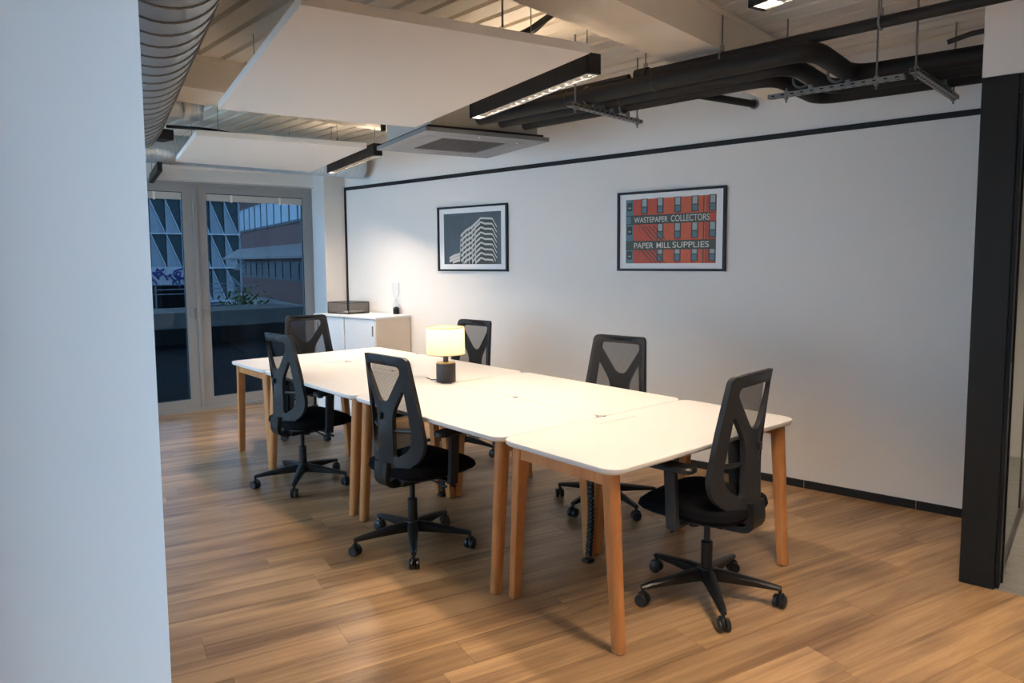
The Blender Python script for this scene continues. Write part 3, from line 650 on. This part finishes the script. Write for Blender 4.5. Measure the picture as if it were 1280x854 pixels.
def make_chair():
    t = thing('office_chair', 'x', 'chair')
    # star base
    hub = MB().lathe([(0.03, 0.075), (0.042, 0.085), (0.045, 0.125), (0.036, 0.14)], n=20).build('base_hub', 'plastic_black', t, smooth=True)
    arm_me = cas = None
    for i in range(5):
        a = PI/2+i*2*PI/5
        if arm_me is None:
            secs = []
            for rr, wd, z0, z1 in ((0.02, 0.030, 0.085, 0.138), (0.10, 0.026, 0.085, 0.130), (0.22, 0.020, 0.082, 0.112), (0.30, 0.017, 0.078, 0.098), (0.325, 0.013, 0.074, 0.092)):
                secs.append([Vector((rr, -wd, z0+0.006)), Vector((rr, -wd*0.8, z0)), Vector((rr, wd*0.8, z0)), Vector((rr, wd, z0+0.006)), Vector((rr, wd, z1-0.008)), Vector((rr, wd*0.55, z1)), Vector((rr, -wd*0.55, z1)), Vector((rr, -wd, z1-0.008))])
            o = MB().loft(secs).build('base_arm', 'plastic_black', t, smooth=True); arm_me = o.data
            cd = MB(); cd.tube([(0, 0, 0.05), (0, 0, 0.082)], 0.008, 10)
            cd.tube([(-0.008, 0.024*math.cos(k*PI/8), 0.029+0.031*math.sin(k*PI/8)) for k in range(9)], 0.007, 6); hood = cd
            c = hood.build('caster', 'plastic_black', t, smooth=True); cas = c.data
            wm = MB().tube([(-0.026, 0, 0.028), (-0.022, 0, 0.028), (-0.008, 0, 0.028), (-0.004, 0, 0.028)], [0.022, 0.028, 0.028, 0.026], 20).build('wheel', 'rubber', c, smooth=True)
            wm2 = wm.copy(); wm2.data = wm.data.copy(); COL.objects.link(wm2); wm2.parent = c; wm2.data.transform(Matrix.Translation((0.030, 0, 0)))
            w1, w2 = wm.data, wm2.data
        else:
            o = bpy.data.objects.new('base_arm', arm_me); COL.objects.link(o); o.parent = t
            c = bpy.data.objects.new('caster', cas); COL.objects.link(c); c.parent = t
            for me in (w1, w2):
                q_ = bpy.data.objects.new('wheel', me); COL.objects.link(q_); q_.parent = c
        o.rotation_euler = (0, 0, a); c.location = (0.318*math.cos(a), 0.318*math.sin(a), 0); c.rotation_euler = (0, 0, a+0.6+i*1.1)
    MB().lathe([(0.026, 0.12), (0.026, 0.26), (0.020, 0.262), (0.014, 0.264), (0.014, 0.36)], n=18).build('gas_lift', 'plastic_black', t, smooth=True)
    mech = MB(); mech.box((0, 0.0, 0.385), (0.17, 0.24, 0.05), bev=0.015); mech.tube([(-0.03, 0.05, 0.33), (-0.03, 0.05, 0.37)], 0.025, 12); mech.box((0, 0.03, 0.412), (0.30, 0.26, 0.014), bev=0.004)
    mech.build('tilt_mechanism', 'plastic_black', t, smooth=True)
    for s, yy, zz in ((1, 0.08, 0.375), (1, 0.02, 0.385), (-1, 0.06, 0.38)):
        lv = MB().tube([(s*0.07, yy, zz), (s*0.16, yy+0.01, zz-0.002), (s*0.235, yy+0.03, zz-0.022)], [0.005, 0.005, 0.008], 8).build('lever', 'plastic_black', t, smooth=True)
    # seat
    st = MB(); secs = []
    def sec(inset, z, fdrop):
        pts = []
        for k in range(40):
            a = 2*PI*k/40; c, s_ = math.cos(a), math.sin(a)
            ex = lambda v, p: math.copysign(abs(v)**p, v)
            x = (0.245-inset)*ex(c, 0.42); y = 0.065+(0.245-inset)*ex(s_, 0.45)
            if y < -0.065: x *= 1-0.10*((-0.065-y)/0.12)
            zz = z-fdrop*max(0, (y-0.155)/0.15)**2 - 0.01*math.exp(-((y+0.015)/0.12)**2)*(z > 0.47)
            pts.append(Vector((x, y, zz)))
        return pts
    st.loft([sec(0.05, 0.418, 0.0), sec(0.012, 0.425, 0.01), sec(0.0, 0.445, 0.018), sec(0.006, 0.470, 0.024), sec(0.03, 0.486, 0.026), sec(0.09, 0.492, 0.026), sec(0.17, 0.492, 0.02)])
    st.build('seat', 'fabric', t, smooth=True)
    MB().loft([sec(0.06, 0.408, 0), sec(0.03, 0.412, 0.0), sec(0.03, 0.424, 0.004)]).build('seat_shell', 'plastic_black', t, smooth=True)
    # armrests
    for s in (-1, 1):
        ar = MB(); X = s*0.285
        ar.loft([[Vector((X+s*dx, 0.055+y0+dy, z)) for dx, dy in ((-0.012, -0.026), (0.012, -0.026), (0.016, -0.015), (0.016, 0.015), (0.012, 0.026), (-0.012, 0.026))] for y0, z in ((-0.005, 0.395), (0.0, 0.45), (0.005, 0.56), (0.01, 0.655))])
        ar.box((s*0.20, 0.05, 0.402), (0.19, 0.05, 0.014), bev=0.004)
        a_ = ar.build('armrest', 'plastic', t, smooth=True)
        pd_ = MB(); pd_.loft([[Vector((X+x, 0.07+y, z)) for x, y in rrect(-0.042+i, 0.042-i, -0.12+i, 0.12-i, 0.03)] for i, z in ((0.008, 0.652), (0.0, 0.658), (0.0, 0.672), (0.006, 0.680))])
        pd_.build('arm_pad', 'plastic_black', a_, smooth=True)
    # backrest frame
    test = lambda p: inside(p, outer) and not inside(p, hole_top) and not inside(p, hole_r) and not inside(p, hole_l)
    V, T = flat_mesh([outer, hole_top, hole_r, hole_l], test)
    m = MB(); th = 0.022
    def depth(x, h):   # spine is deeper than the rim
        s = max(0, 1-abs(x)/0.07)*max(0, min(1, (0.84-h)/0.2)); return th+0.038*s
    f_ = m.verts([Vector((v.x, back_y(v.x, v.y), v.y)) for v in V]); b_ = m.verts([Vector((v.x, back_y(v.x, v.y)-depth(v.x, v.y), v.y)) for v in V])
    cnt = {}
    for f in T:
        for i in range(3):
            e = (f[i], f[(i+1) % 3]); cnt[e] = cnt.get(e, 0)+1
        m.bm.faces.new([f_[k] for k in f]); m.bm.faces.new([b_[k] for k in reversed(f)])
    for e in cnt:
        if (e[1], e[0]) not in cnt: m.bm.faces.new([f_[e[1]], f_[e[0]], b_[e[0]], b_[e[1]]])
    bmesh.ops.delete(m.bm, geom=[v for v in m.bm.verts if not v.link_faces], context='VERTS')
    fr_ = m.build('back_frame', 'plastic', t, smooth=True)
    MB().box((0, back_y(0, 0.74)-0.05, 0.745), (0.022, 0.012, 0.035), bev=0.002).build('badge', 'rubber', fr_)
    inner = bez([(x*0.93 if h > 0.5 else x*0.9, h+(0.02 if h < 0.5 else -0.02 if h > 1 else 0), r) for x, h, r in [(-0.05, 0.44, .03), (0.05, 0.44, .03), (0.21, 0.535, .06), (0.228, 0.605, .05), (0.185, 1.05, .045), (-0.185, 1.05, .045), (-0.228, 0.605, .05), (-0.21, 0.535, .06)]])
    V, T = flat_mesh([inner], lambda p: inside(p, inner)); m = MB()
    f_ = m.verts([Vector((v.x, back_y(v.x, v.y)+0.004+0.022*max(0, 1-(v.x/0.2)**2), v.y)) for v in V])
    for f in T: m.bm.faces.new([f_[k] for k in f])
    m.build('back_mesh', 'mesh', t, smooth=True)
    lb = MB(); lb.tube([(x, back_y(x, 0.665)-0.002, 0.665+0.25*x*x) for x in [k*0.021 for k in range(-10, 11)]], 0.011, 8); lb.build('lumbar_bar', 'plastic_black', t, smooth=True)
    br = MB(); secs = []
    path = arc_path([(0, -0.185, 0.50), (0, -0.198, 0.375), (0, -0.06, 0.365)], 0.07, 8)
    for i, p in enumerate(path):
        tt = (path[min(i+1, len(path)-1)]-path[max(i-1, 0)]).normalized(); nn = Vector((0, tt.z, -tt.y)); wd = 0.055-0.010*i/len(path)
        secs.append([p+Vector((-wd, 0, 0))+nn*0.012, p+Vector((wd, 0, 0))+nn*0.012, p+Vector((wd, 0, 0))-nn*0.014, p+Vector((-wd, 0, 0))-nn*0.014])
    br.loft(secs); br.build('back_bracket', 'plastic_black', t, smooth=True)
    return t
c0 = make_chair()
def spin_base(ch, ang):   # turn the star base under the seat
    for nm in ('base_arm', 'caster'):
        for k, q in enumerate([c for c in bpy.data.objects if c.parent is ch and c.name.startswith(nm)]):
            a = ang+k*2*PI/5
            if nm == 'base_arm': q.rotation_euler = (0, 0, a)
            else: q.location = (0.318*math.cos(a), 0.318*math.sin(a), 0); q.rotation_euler = (0, 0, a+0.6+1.1*k)
chairs = [(2.745, 0.01, 0.06, -104), (1.29, 0.04, 0.05, -107), (4.15, 0.69, PI/2+0.10, -115), (0.00, 0.74, -PI/2-0.05, -80), (1.36, 1.37, PI+0.1, -60), (3.00, 1.28, PI+0.15, -158)]
clabels = ['dark mesh office chair on the open floor side, closer to the lamp', 'dark mesh office chair on the open floor side, closer to the glazed doors',
 'dark mesh office chair at the table end by the anthracite jamb', 'dark mesh office chair at the table end by the glazed doors',
 'dark mesh office chair on the wall side behind the lit table lamp', 'dark mesh office chair on the wall side below the red building picture']
for i, (x, y, rz, base_deg) in enumerate(chairs):
    o = c0 if i == 0 else copy_tree(c0)
    spin_base(o, math.radians(base_deg)-rz)
    if i == 2:   # this seat is slid back on its base
        for q in [c for c in bpy.data.objects if c.parent is o and c.name.split('.')[0] not in ('base_hub', 'base_arm', 'caster', 'gas_lift', 'tilt_mechanism')]: q.location.y -= 0.045
    o.location = (x, y, 0); o.rotation_euler = (0, 0, rz); o['label'] = clabels[i]; o['group'] = 'mesh office chairs around the table'

# ------------------------------------------------------------------ table lamp
t = thing('table_lamp', 'lit table lamp with cream drum shade on a dark cylinder base', 'lamp', (2.135, 0.672, TZ+0.0015))
MB().lathe([(0.062, 0), (0.064, 0.003), (0.064, 0.120), (0.062, 0.124)], n=32).build('base', 'lamp_base', t, smooth=True)
MB().lathe([(0.060, 0.124), (0.060, 0.129), (0.022, 0.131)], n=32).build('base_cap', 'brass', t, smooth=True)
MB().lathe([(0.018, 0.130), (0.016, 0.17), (0.014, 0.20), (0.014, 0.22)], n=16).build('socket', 'lamp_base', t, smooth=True)
sh = MB(); sh.lathe([(0.127, 0.185), (0.124, 0.360)], n=48, cap=False); so = sh.build('shade', 'shade', t, smooth=True)
for z, r in ((0.185, 0.1275), (0.360, 0.1245)): MB().tube([(r*math.cos(2*PI*k/48), r*math.sin(2*PI*k/48), z) for k in range(49)], 0.0022, 6, cap=False).build('shade_ring', 'brass', so, smooth=True)
sp = MB()
for k in range(3): a = k*2*PI/3; sp.tube([(0, 0, 0.218), (0.126*math.cos(a), 0.126*math.sin(a), 0.19)], 0.0015, 6)
sp.build('spider', 'rod', t)
MB().lathe([(0.012, 0.22), (0.020, 0.245), (0.027, 0.27), (0.020, 0.29), (0.006, 0.298)], n=16).build('bulb', 'bulb', t, smooth=True)
pl = bpy.data.lights.new('bulb_light', 'POINT'); pl.energy = BULB_W; pl.color = (1.0, 0.72, 0.44); pl.shadow_soft_size = 0.03
po = bpy.data.objects.new('bulb_light', pl); COL.objects.link(po); po.parent = t; po.location = (0, 0, 0.335)
MB().tube(arc_path([(-0.05, -0.04, 0.012), (-0.10, -0.055, 0.006), (-0.14, -0.03, 0.004), (-0.20, -0.02, 0.004)], 0.03), 0.003, 6).build('flex', 'plastic_black', t, smooth=True)
tag(MB().tube(arc_path([(1.03, 0.70, TZ+0.005), (1.05, 0.82, TZ+0.012), (0.99, 0.90, TZ+0.006), (1.01, 1.02, TZ+0.006)], 0.04), 0.003, 6).build('cable_end', 'plastic_black', smooth=True), 'thin black cable ends lying on the white desk near the cabinet', 'cable')

# ------------------------------------------------------------------ cabinet, tray, hourglass
t = thing('sideboard_cabinet', 'white sliding door cabinet with beige side standing against the long wall', 'cabinet', W(-0.30, WV-0.232, 0), WA)
L, D, H = 0.98, 0.44, 1.005
MB().span((-L/2, -D/2, 0.02), (-L/2+0.02, D/2, H-0.02)).build('side_panel', 'cab_side', t); MB().span((L/2-0.02, -D/2, 0.02), (L/2, D/2, H-0.02)).build('side_panel', 'cab_side', t)
MB().span((-L/2+0.02, D/2-0.01, 0.02), (L/2-0.02, D/2, H-0.02)).build('back_panel', 'cab', t); MB().span((-L/2, -D/2, 0), (L/2, D/2, 0.02)).build('plinth', 'cab', t)
MB().span((-L/2-0.004, -D/2-0.006, H-0.02), (L/2+0.004, D/2, H), bev=0.002).build('cabinet_top', 'cab', t)
for a, b, hx in ((-L/2+0.022, -0.012, -L/2+0.06), (0.012, L/2-0.022, L/2-0.05)):
    o = MB().span((a, -D/2+0.002, 0.03), (b, -D/2+0.018, H-0.026), bev=0.002).build('sliding_door', 'cab', t); MB().span((hx-0.008, -D/2-0.004, 0.82), (hx+0.008, -D/2+0.003, 0.92), bev=0.002).build('handle', 'strut', o)
MB().span((-0.012, -D/2+0.02, 0.03), (0.012, -D/2+0.03, H-0.03)).build('divider', 'cab_side', t)
t = thing('wire_tray', 'black wire mesh letter tray on the white cabinet', 'tray', W(-0.52, WV-0.22, 1.005), WA)
a, b, h = 0.17, 0.13, 0.115
for nm, p, q_ in (('side', (-a, -b, 0), (a, -b+0.001, h)), ('side', (-a, b-0.001, 0), (a, b, h)), ('side', (-a, -b, 0), (-a+0.001, b, h)), ('side', (a-0.001, -b, 0), (a, b, h)), ('bottom', (-a, -b, 0), (a, b, 0.001))): MB().span(p, q_).build('mesh_'+nm, 'wire_mesh', t)
rim = MB()
for z in (0.004, h): rim.tube([(-a, -b, z), (a, -b, z), (a, b, z), (-a, b, z), (-a, -b, z)], 0.004, 6)
for x in (-a, a):
    for y_ in (-b, b): rim.tube([(x, y_, 0), (x, y_, h)], 0.004, 6)
rim.build('rim', 'black', t)
for i in range(3): tag(MB().box(W(-0.56+0.05*i, WV-0.22+0.02*i, 1.012+0.006*i), (0.16, 0.11, 0.004), rot_z(WA+0.3*i)).build('paper_sheet', 'paper'), ['lowest', 'middle', 'topmost'][i]+' loose paper sheet inside the wire tray', 'paper', 'papers in the wire tray')
t = thing('hourglass', 'tall clear hourglass with black sand on the white cabinet', 'hourglass', W(0.035, WV-0.055, 1.005))
gp_ = [(0.012, 0.0), (0.034, 0.002), (0.036, 0.02), (0.036, 0.10), (0.030, 0.135), (0.006, 0.158), (0.006, 0.164), (0.030, 0.187), (0.036, 0.22), (0.036, 0.312), (0.034, 0.32)]
MB().lathe(gp_, n=24, cap=False).build('glass', 'thin_glass', t, smooth=True)
MB().lathe([(0.031, 0.004), (0.032, 0.06), (0.02, 0.074), (0.002, 0.08)], n=20).build('sand', 'sand', t, smooth=True)

# ------------------------------------------------------------------ framed pictures (flat prints)
def pic_mats():
    M['pr_sky'] = mat('print_storm_sky', (0.05, 0.075, 0.095), 0.5, noise=0.5, nscale=5)
    M['pr_white'] = mat('print_white', (0.55, 0.55, 0.52), 0.6); M['pr_dark'] = mat('print_dark', (0.035, 0.045, 0.04), 0.6); M['pr_teal'] = mat('print_teal', (0.08, 0.16, 0.20), 0.6)
    M['pr_red'] = mat('print_red_brick', (0.42, 0.065, 0.035), 0.6, noise=0.15, nscale=60); M['pr_orange'] = mat('print_orange_brick', (0.50, 0.10, 0.045), 0.6, noise=0.15, nscale=60); M['pr_pane'] = mat('print_pane', (0.28, 0.34, 0.36), 0.6); M['pr_green'] = mat('print_dark_green', (0.05, 0.07, 0.06), 0.6)
    M['pr_letter'] = mat('print_letters', (0.55, 0.54, 0.48), 0.6)
pic_mats()
def picture(u, z, w_, h_, label):
    t = thing('framed_picture', label, 'picture', W(u, WV, z), WA, 'framed pictures on the long wall')
    f = MB(); b = 0.018
    for x0, x1, z0, z1 in ((-w_/2, w_/2, -h_/2, -h_/2+b), (-w_/2, w_/2, h_/2-b, h_/2), (-w_/2, -w_/2+b, -h_/2+b, h_/2-b), (w_/2-b, w_/2, -h_/2+b, h_/2-b)): f.span((x0, -0.024, z0), (x1, 0, z1))
    f.build('frame', 'black', t)
    MB().span((-w_/2+b, -0.010, -h_/2+b), (w_/2-b, -0.004, h_/2-b)).build('mount', 'paper', t)
    return t
def strip(m, pts, y): m.poly([Vector((x, y, z)) for x, z in pts])
# 1: curved concrete block under a dark sky
t = picture(1.037, 1.743, 0.865, 0.60, 'framed picture of a pale curved tower under a dark sky')
pw, ph = 0.71, 0.47
pr = MB().span((-pw/2, -0.0112, -ph/2), (pw/2, -0.010, ph/2)).build('print', 'pr_sky', t)
X = lambda a: -pw/2+a*pw
Z = lambda a: -ph/2+a*ph
def roof(a): # top outline of the tower, 0..1 coordinates
    pts = [(0.10, 0.14), (0.18, 0.19), (0.30, 0.23), (0.305, 0.58), (0.40, 0.68), (0.50, 0.74), (0.56, 0.80), (0.66, 0.90), (0.86, 0.88), (0.93, 0.72)]
    for (x0, y0), (x1, y1) in zip(pts, pts[1:]):
        if x0 <= a <= x1: return y0+(y1-y0)*(a-x0)/(x1-x0)
    return 0
bd, wt, tl = MB(), MB(), MB()
n = 44
for i in range(n):
    a0, a1 = 0.10+0.83*i/n, 0.10+0.83*(i+1)/n
    strip(bd, [(X(a0), Z(0)), (X(a1), Z(0)), (X(a1), Z(roof(a1-1e-4))), (X(a0), Z(roof(a0)))], -0.0115)
def band_z(a, k):  # floor bands follow the curved plan: concave in the middle, dropping to the left
    return roof(a)-k*0.098*(1 if a > 0.30 else 0.6)+(0.03*math.sin((a-0.5)*14) if 0.5 < a < 0.75 and k > 0 else 0)
for k in range(10):
    for i in range(n):
        a0, a1 = 0.10+0.83*i/n, 0.10+0.83*(i+1)/n
        z0, z1 = band_z(a0, k), band_z(a1-1e-4, k); hh = 0.052 if a1 < 0.66 else 0.035
        if min(z0, z1)-hh < 0 or min(roof(a0), roof(a1-1e-4)) <= 0: continue
        strip(wt, [(X(a0), Z(z0-hh)), (X(a1), Z(z1-hh)), (X(a1), Z(z1)), (X(a0), Z(z0))], -0.0118)
for i in range(5):
    a = 0.34+i*0.055
    strip(wt, [(X(a), Z(0)), (X(a+0.012), Z(0)), (X(a+0.012), Z(roof(a)-0.02)), (X(a), Z(roof(a)-0.02))], -0.01185)
bd.build('building_shadow', 'pr_dark', pr); wt.build('balcony_bands', 'pr_white', pr)
# 2: red brick facade with lettered bands
t = picture(3.03, 1.754, 0.88, 0.602, 'framed picture of a red brick building with white lettered bands')
pw, ph = 0.735, 0.485
pr = MB().span((-pw/2, -0.0112, -ph/2), (pw/2, -0.010, ph/2)).build('print', 'pr_red', t)
og, dkp, pn, tl, gn, br_ = MB(), MB(), MB(), MB(), MB(), MB()
R = lambda m, a0, a1, b0, b1, y: m.poly([Vector((X(a0), y, Z(b0))), Vector((X(a1), y, Z(b0))), Vector((X(a1), y, Z(b1))), Vector((X(a0), y, Z(b1)))])
def piece(nm, mt, a0, a1, b0, b1, y): m_ = MB(); R(m_, a0, a1, b0, b1, y); m_.build(nm, mt, pr)
for a in (0.44, 0.62, 0.78): R(og, a, a+0.12, 0, 1, -0.0114)
piece('window_shade', 'pr_teal', 0.0, 0.09, 0, 1, -0.0115)
for a in (0.18, 0.36, 0.555, 0.74, 0.925):
    for b in (0.03, 0.38, 0.77):
        if a == 0.18 and b < 0.7: continue
        R(dkp, a, a+0.075, b, b+0.235, -0.0116); piece('window_light', 'pr_pane', a+0.012, a+0.063, b+0.115, b+0.225, -0.0118); piece('window_shade', 'pr_teal', a+0.012, a+0.063, b+0.012, b+0.10, -0.0118)
for b in (0.06, 0.45, 0.82): R(dkp, 0.015, 0.075, b, b+0.13, -0.0118); piece('window_light', 'pr_pane', 0.03, 0.06, b+0.04, b+0.06, -0.0120)
R(gn, 0.0, 1.0, 0.215, 0.345, -0.0120); R(gn, 0.06, 0.93, 0.615, 0.745, -0.0120)
for b in (0.345, 0.745, 0.215, 0.615): R(dkp, 0.0, 1.0, b-0.006, b+0.006, -0.0122)
for b0 in (0.0, 0.36):   # fire escape flights
    for s in range(4):
        x = 0.17+0.05*s; dkp.poly([Vector((X(x), -0.0121, Z(b0+0.22))), Vector((X(x+0.012), -0.0121, Z(b0+0.22))), Vector((X(x+0.15), -0.0121, Z(b0+0.0))), Vector((X(x+0.138), -0.0121, Z(b0)))])
    for s in range(5): R(dkp, 0.16+0.055*s, 0.164+0.055*s, b0+0.14, b0+0.26, -0.0122)
    R(dkp, 0.15, 0.45, b0+0.255, b0+0.265, -0.0122)
R(dkp, 0.865, 0.875, 0, 1, -0.0117); R(dkp, 0.89, 0.897, 0, 0.6, -0.0117)
og.build('brick_bay', 'pr_orange', pr); dkp.build('ironwork', 'pr_dark', pr); gn.build('sign_band', 'pr_green', pr)
def lettering(txt, a0, a1, b0, hgt, parent):
    cu = bpy.data.curves.new('lettering', 'FONT'); cu.body = txt; cu.size = 1; cu.extrude = 0; cu.offset = 0.005
    tmp = bpy.data.objects.new('lettering_source', cu); COL.objects.link(tmp)
    bpy.context.view_layer.update()
    me = bpy.data.meshes.new_from_object(tmp); bpy.data.objects.remove(tmp)
    xs = [v.co.x for v in me.vertices]; ys = [v.co.y for v in me.vertices]
    sx = (X(a1)-X(a0))/(max(xs)-min(xs)); sy = hgt*ph/(max(ys)-min(ys))
    for v in me.vertices: v.co = Vector((X(a0)+(v.co.x-min(xs))*sx, -0.0126, Z(b0)+(v.co.y-min(ys))*sy))
    me.materials.append(M['pr_letter']); o = bpy.data.objects.new('lettering', me); COL.objects.link(o); o.parent = parent
lettering('WASTEPAPER', 0.10, 0.485, 0.635, 0.085, pr); lettering('COLLECTORS', 0.52, 0.93, 0.635, 0.095, pr)
lettering('PAPER', 0.10, 0.325, 0.235, 0.085, pr); lettering('MILL', 0.36, 0.52, 0.235, 0.085, pr); lettering('SUPPLIES', 0.54, 0.93, 0.235, 0.09, pr)

# ------------------------------------------------------------------ outside the glazed doors
# terrace, dark undercroft and parapet
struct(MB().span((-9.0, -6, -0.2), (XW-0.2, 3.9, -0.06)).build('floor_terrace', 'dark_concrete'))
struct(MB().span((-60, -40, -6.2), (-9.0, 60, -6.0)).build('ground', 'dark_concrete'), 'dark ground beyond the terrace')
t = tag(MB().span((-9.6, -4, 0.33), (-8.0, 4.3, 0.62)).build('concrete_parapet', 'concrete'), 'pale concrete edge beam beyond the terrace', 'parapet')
uc = MB(); uc.span((-12.5, -6, -6), (-12.2, 8, 0.4)); tag(uc.build('undercroft_shade', 'slot'), 'black shaded undercroft behind the terrace', 'wall')  # near-black sheet, the shade of the opening is painted in
rl = thing('railing', 'thin metal railing on the bridge in front of the patterned facade', 'railing', (-14.0, 3.0, 0))
for z in (0.72, 0.84, 0.96): MB().span((-0.02, -4, z-0.012), (0.02, 2.6, z+0.012)).build('rail', 'ext_panel', rl)
for i in range(7): MB().span((-0.02, -4+i-0.015, 0.3), (0.02, -4+i+0.015, 0.97)).build('post', 'ext_panel', rl)
tag(MB().span((-15.5, -6, -0.8), (-13.95, 5.7, 0.30)).build('bridge_deck', 'dark_concrete'), 'concrete bridge deck under the railing', 'bridge')
gw = thing('graffiti_wall', 'pale wall covered in blue graffiti on the bridge', 'wall', (-14.6, 0, 0))
MB().span((-0.1, -3, 0.94), (0.1, 4.1, 1.42)).build('wall_panel', 'graf_base', gw); MB().span((-0.12, -3, 0.302), (0.12, 4.1, 0.94)).build('wall_plinth', 'dark_concrete', gw)
g = MB()
for k in range(26):
    y0 = 2.3+random.random()*1.7; z0 = 0.95+random.random()*0.35
    pts = arc_path([(0.11, y0+random.uniform(-.2, .2), z0+random.uniform(-.16, .16)) for _ in range(4)], 0.08, 4)
    g.tube(pts, 0.022, 5)
g.build('graffiti_paint', 'graf_blue', gw)
# patterned facade far behind: modules with diagonal fins
fb = thing('patterned_building', 'distant building with triangular glass and metal facade panels', 'building', (-60, 0, 0))
MB().span((-6, 5, -6), (-0.3, 30, 13.4)).build('core', 'ext_panel', fb)
mod, fh = 1.22, 2.95
me_t = me_p = me_f = None
for r in range(-1, 4):
    for c in range(16):
        y0 = 9.5+c*mod; z0 = 1.05+r*fh
        if me_t is None:
            o1 = MB().prism([(0, 0)]*0 or [(0, 0), (0.05, 0), (0.05, 0.01)], 0, 0.01) if False else MB()
            o1.loft([[Vector((0.0, 0.05, fh-0.1)), Vector((0.0, mod-0.05, fh-0.1)), Vector((0.0, mod-0.05, 0.25))], [Vector((-0.25, 0.05, fh-0.1)), Vector((-0.25, mod-0.05, fh-0.1)), Vector((-0.25, mod-0.05, 0.25))]])
            a_ = o1.build('glass_triangle', 'ext_glass', fb); me_t = a_.data
            b_ = MB().loft([[Vector((0.02, 0.04, fh-0.14)), Vector((0.02, mod-0.07, 0.05)), Vector((0.02, 0.04, 0.05))], [Vector((-0.25, 0.04, fh-0.14)), Vector((-0.25, mod-0.07, 0.05)), Vector((-0.25, 0.04, 0.05))]]).build('metal_triangle', 'ext_panel', fb); me_p = b_.data
            c_ = MB().loft([[Vector((0.1, 0.0, fh-0.05)), Vector((0.1, 0.06, fh-0.05)), Vector((-0.1, 0.06, fh-0.05)), Vector((-0.1, 0, fh-0.05))], [Vector((0.1, mod-0.06, 0.0)), Vector((0.1, mod, 0.0)), Vector((-0.1, mod, 0)), Vector((-0.1, mod-0.06, 0))]]).build('diagonal_fin', 'ext_white', fb); me_f = c_.data
        else:
            a_, b_, c_ = (bpy.data.objects.new(nm, me) for nm, me in (('glass_triangle', me_t), ('metal_triangle', me_p), ('diagonal_fin', me_f)))
            for o in (a_, b_, c_): COL.objects.link(o); o.parent = fb
        flip = (c % 2 == 0)
        for o in (a_, b_, c_): o.location = (0, y0, z0)
        if flip: b_.location.x -= 0.0
for r in range(-1, 5): MB().span((-0.1, 9.4, 1.05+r*fh-0.07), (0.12, 29, 1.05+r*fh+0.03)).build('floor_fin', 'ext_white', fb)
# brown building, receding to the left
A, B = Vector((-9.5, 5.25, 0)), Vector((-18.5, 6.85, 0)); d = (B-A).normalized(); nn = Vector((d.y, -d.x, 0)); nn = nn if nn.y < 0 else -nn
bb_ = thing('brown_building', 'brown clad building with window strips and pale sloping sills', 'building', A, math.atan2(d.y, d.x))
Lb = (B-A).length; sgn = 1 if (rot_z(math.atan2(d.y, d.x)) @ Vector((0, 1, 0))).dot(nn) > 0 else -1
def bw(name, x0, x1, z0, z1, out, dep, m, parent=bb_): return MB().span((x0, sgn*(out-dep), z0), (x1, sgn*out, z1)).build(name, m, parent)
bw('wall', -4, Lb, -6, 9, 0, 6, 'brown_wall')
for z0, z1 in ((2.50, 3.25), (1.05, 1.55), (4.6, 5.6)):
    bw('window_band', -4, Lb-0.4, z0, z1, 0.03, 0.05, 'ext_glass')
    x = -3.9
    while x < Lb-0.6:
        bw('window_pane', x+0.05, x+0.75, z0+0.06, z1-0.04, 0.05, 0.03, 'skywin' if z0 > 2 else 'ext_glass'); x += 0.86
for z in (1.68, 0.18, 3.9):
    MB().loft([[Vector((xx, sgn*0.0, z+0.30)), Vector((xx, sgn*0.5, z)), Vector((xx, sgn*0.5, z-0.06)), Vector((xx, 0, z-0.06))] for xx in (-4, Lb+0.5)]).build('sloping_sill', 'sill', bb_)
# white scrawl on the corner of the brown building
sc_ = MB()
for k in range(12):
    y0 = random.uniform(-0.25, 0.25); z0 = random.uniform(0.35, 1.6)
    sc_.tube(arc_path([(-16.6+random.uniform(-.1, .1), 6.0+y0*0.5+random.uniform(-.25, .25)+(z0-1)*0.2, z0+random.uniform(-.25, .25)) for _ in range(4)], 0.1, 4), 0.014, 5)
tag(sc_.build('white_scrawl', 'ext_white'), 'thin white sprayed graffiti in front of the brown building', 'graffiti')
bush = MB()
for k in range(230):
    a, b_, c_ = (max(-0.55, min(0.55, random.gauss(0, sg))) for sg in (0.25, 0.26, 0.22))
    p = Vector((-13.2+a, 4.95+b_, 0.48+c_)); u = Vector((random.gauss(0, 1), random.gauss(0, 1), random.gauss(0, 1))).normalized()*0.075; v_ = u.cross(Vector((random.gauss(0, 1), random.gauss(0, 1), 1))).normalized()*0.034
    bush.poly([p-u, p+v_, p+u, p-v_])
bo = thing('small_tree', 'dark green treetop showing in front of the bridge', 'tree', (-13.2, 4.95, -6.0)); 
b_obj = bush.build('foliage', 'leaf', bo); b_obj.location = (13.2, -4.95, 6.0); b_obj['kind'] = 'stuff'
MB().tube([(0, 0, 0.0), (0.05, 0.1, 4.4), (-0.05, 0.0, 6.8)], [0.09, 0.06, 0.02], 8).build('stem', 'brown_wall', bo)
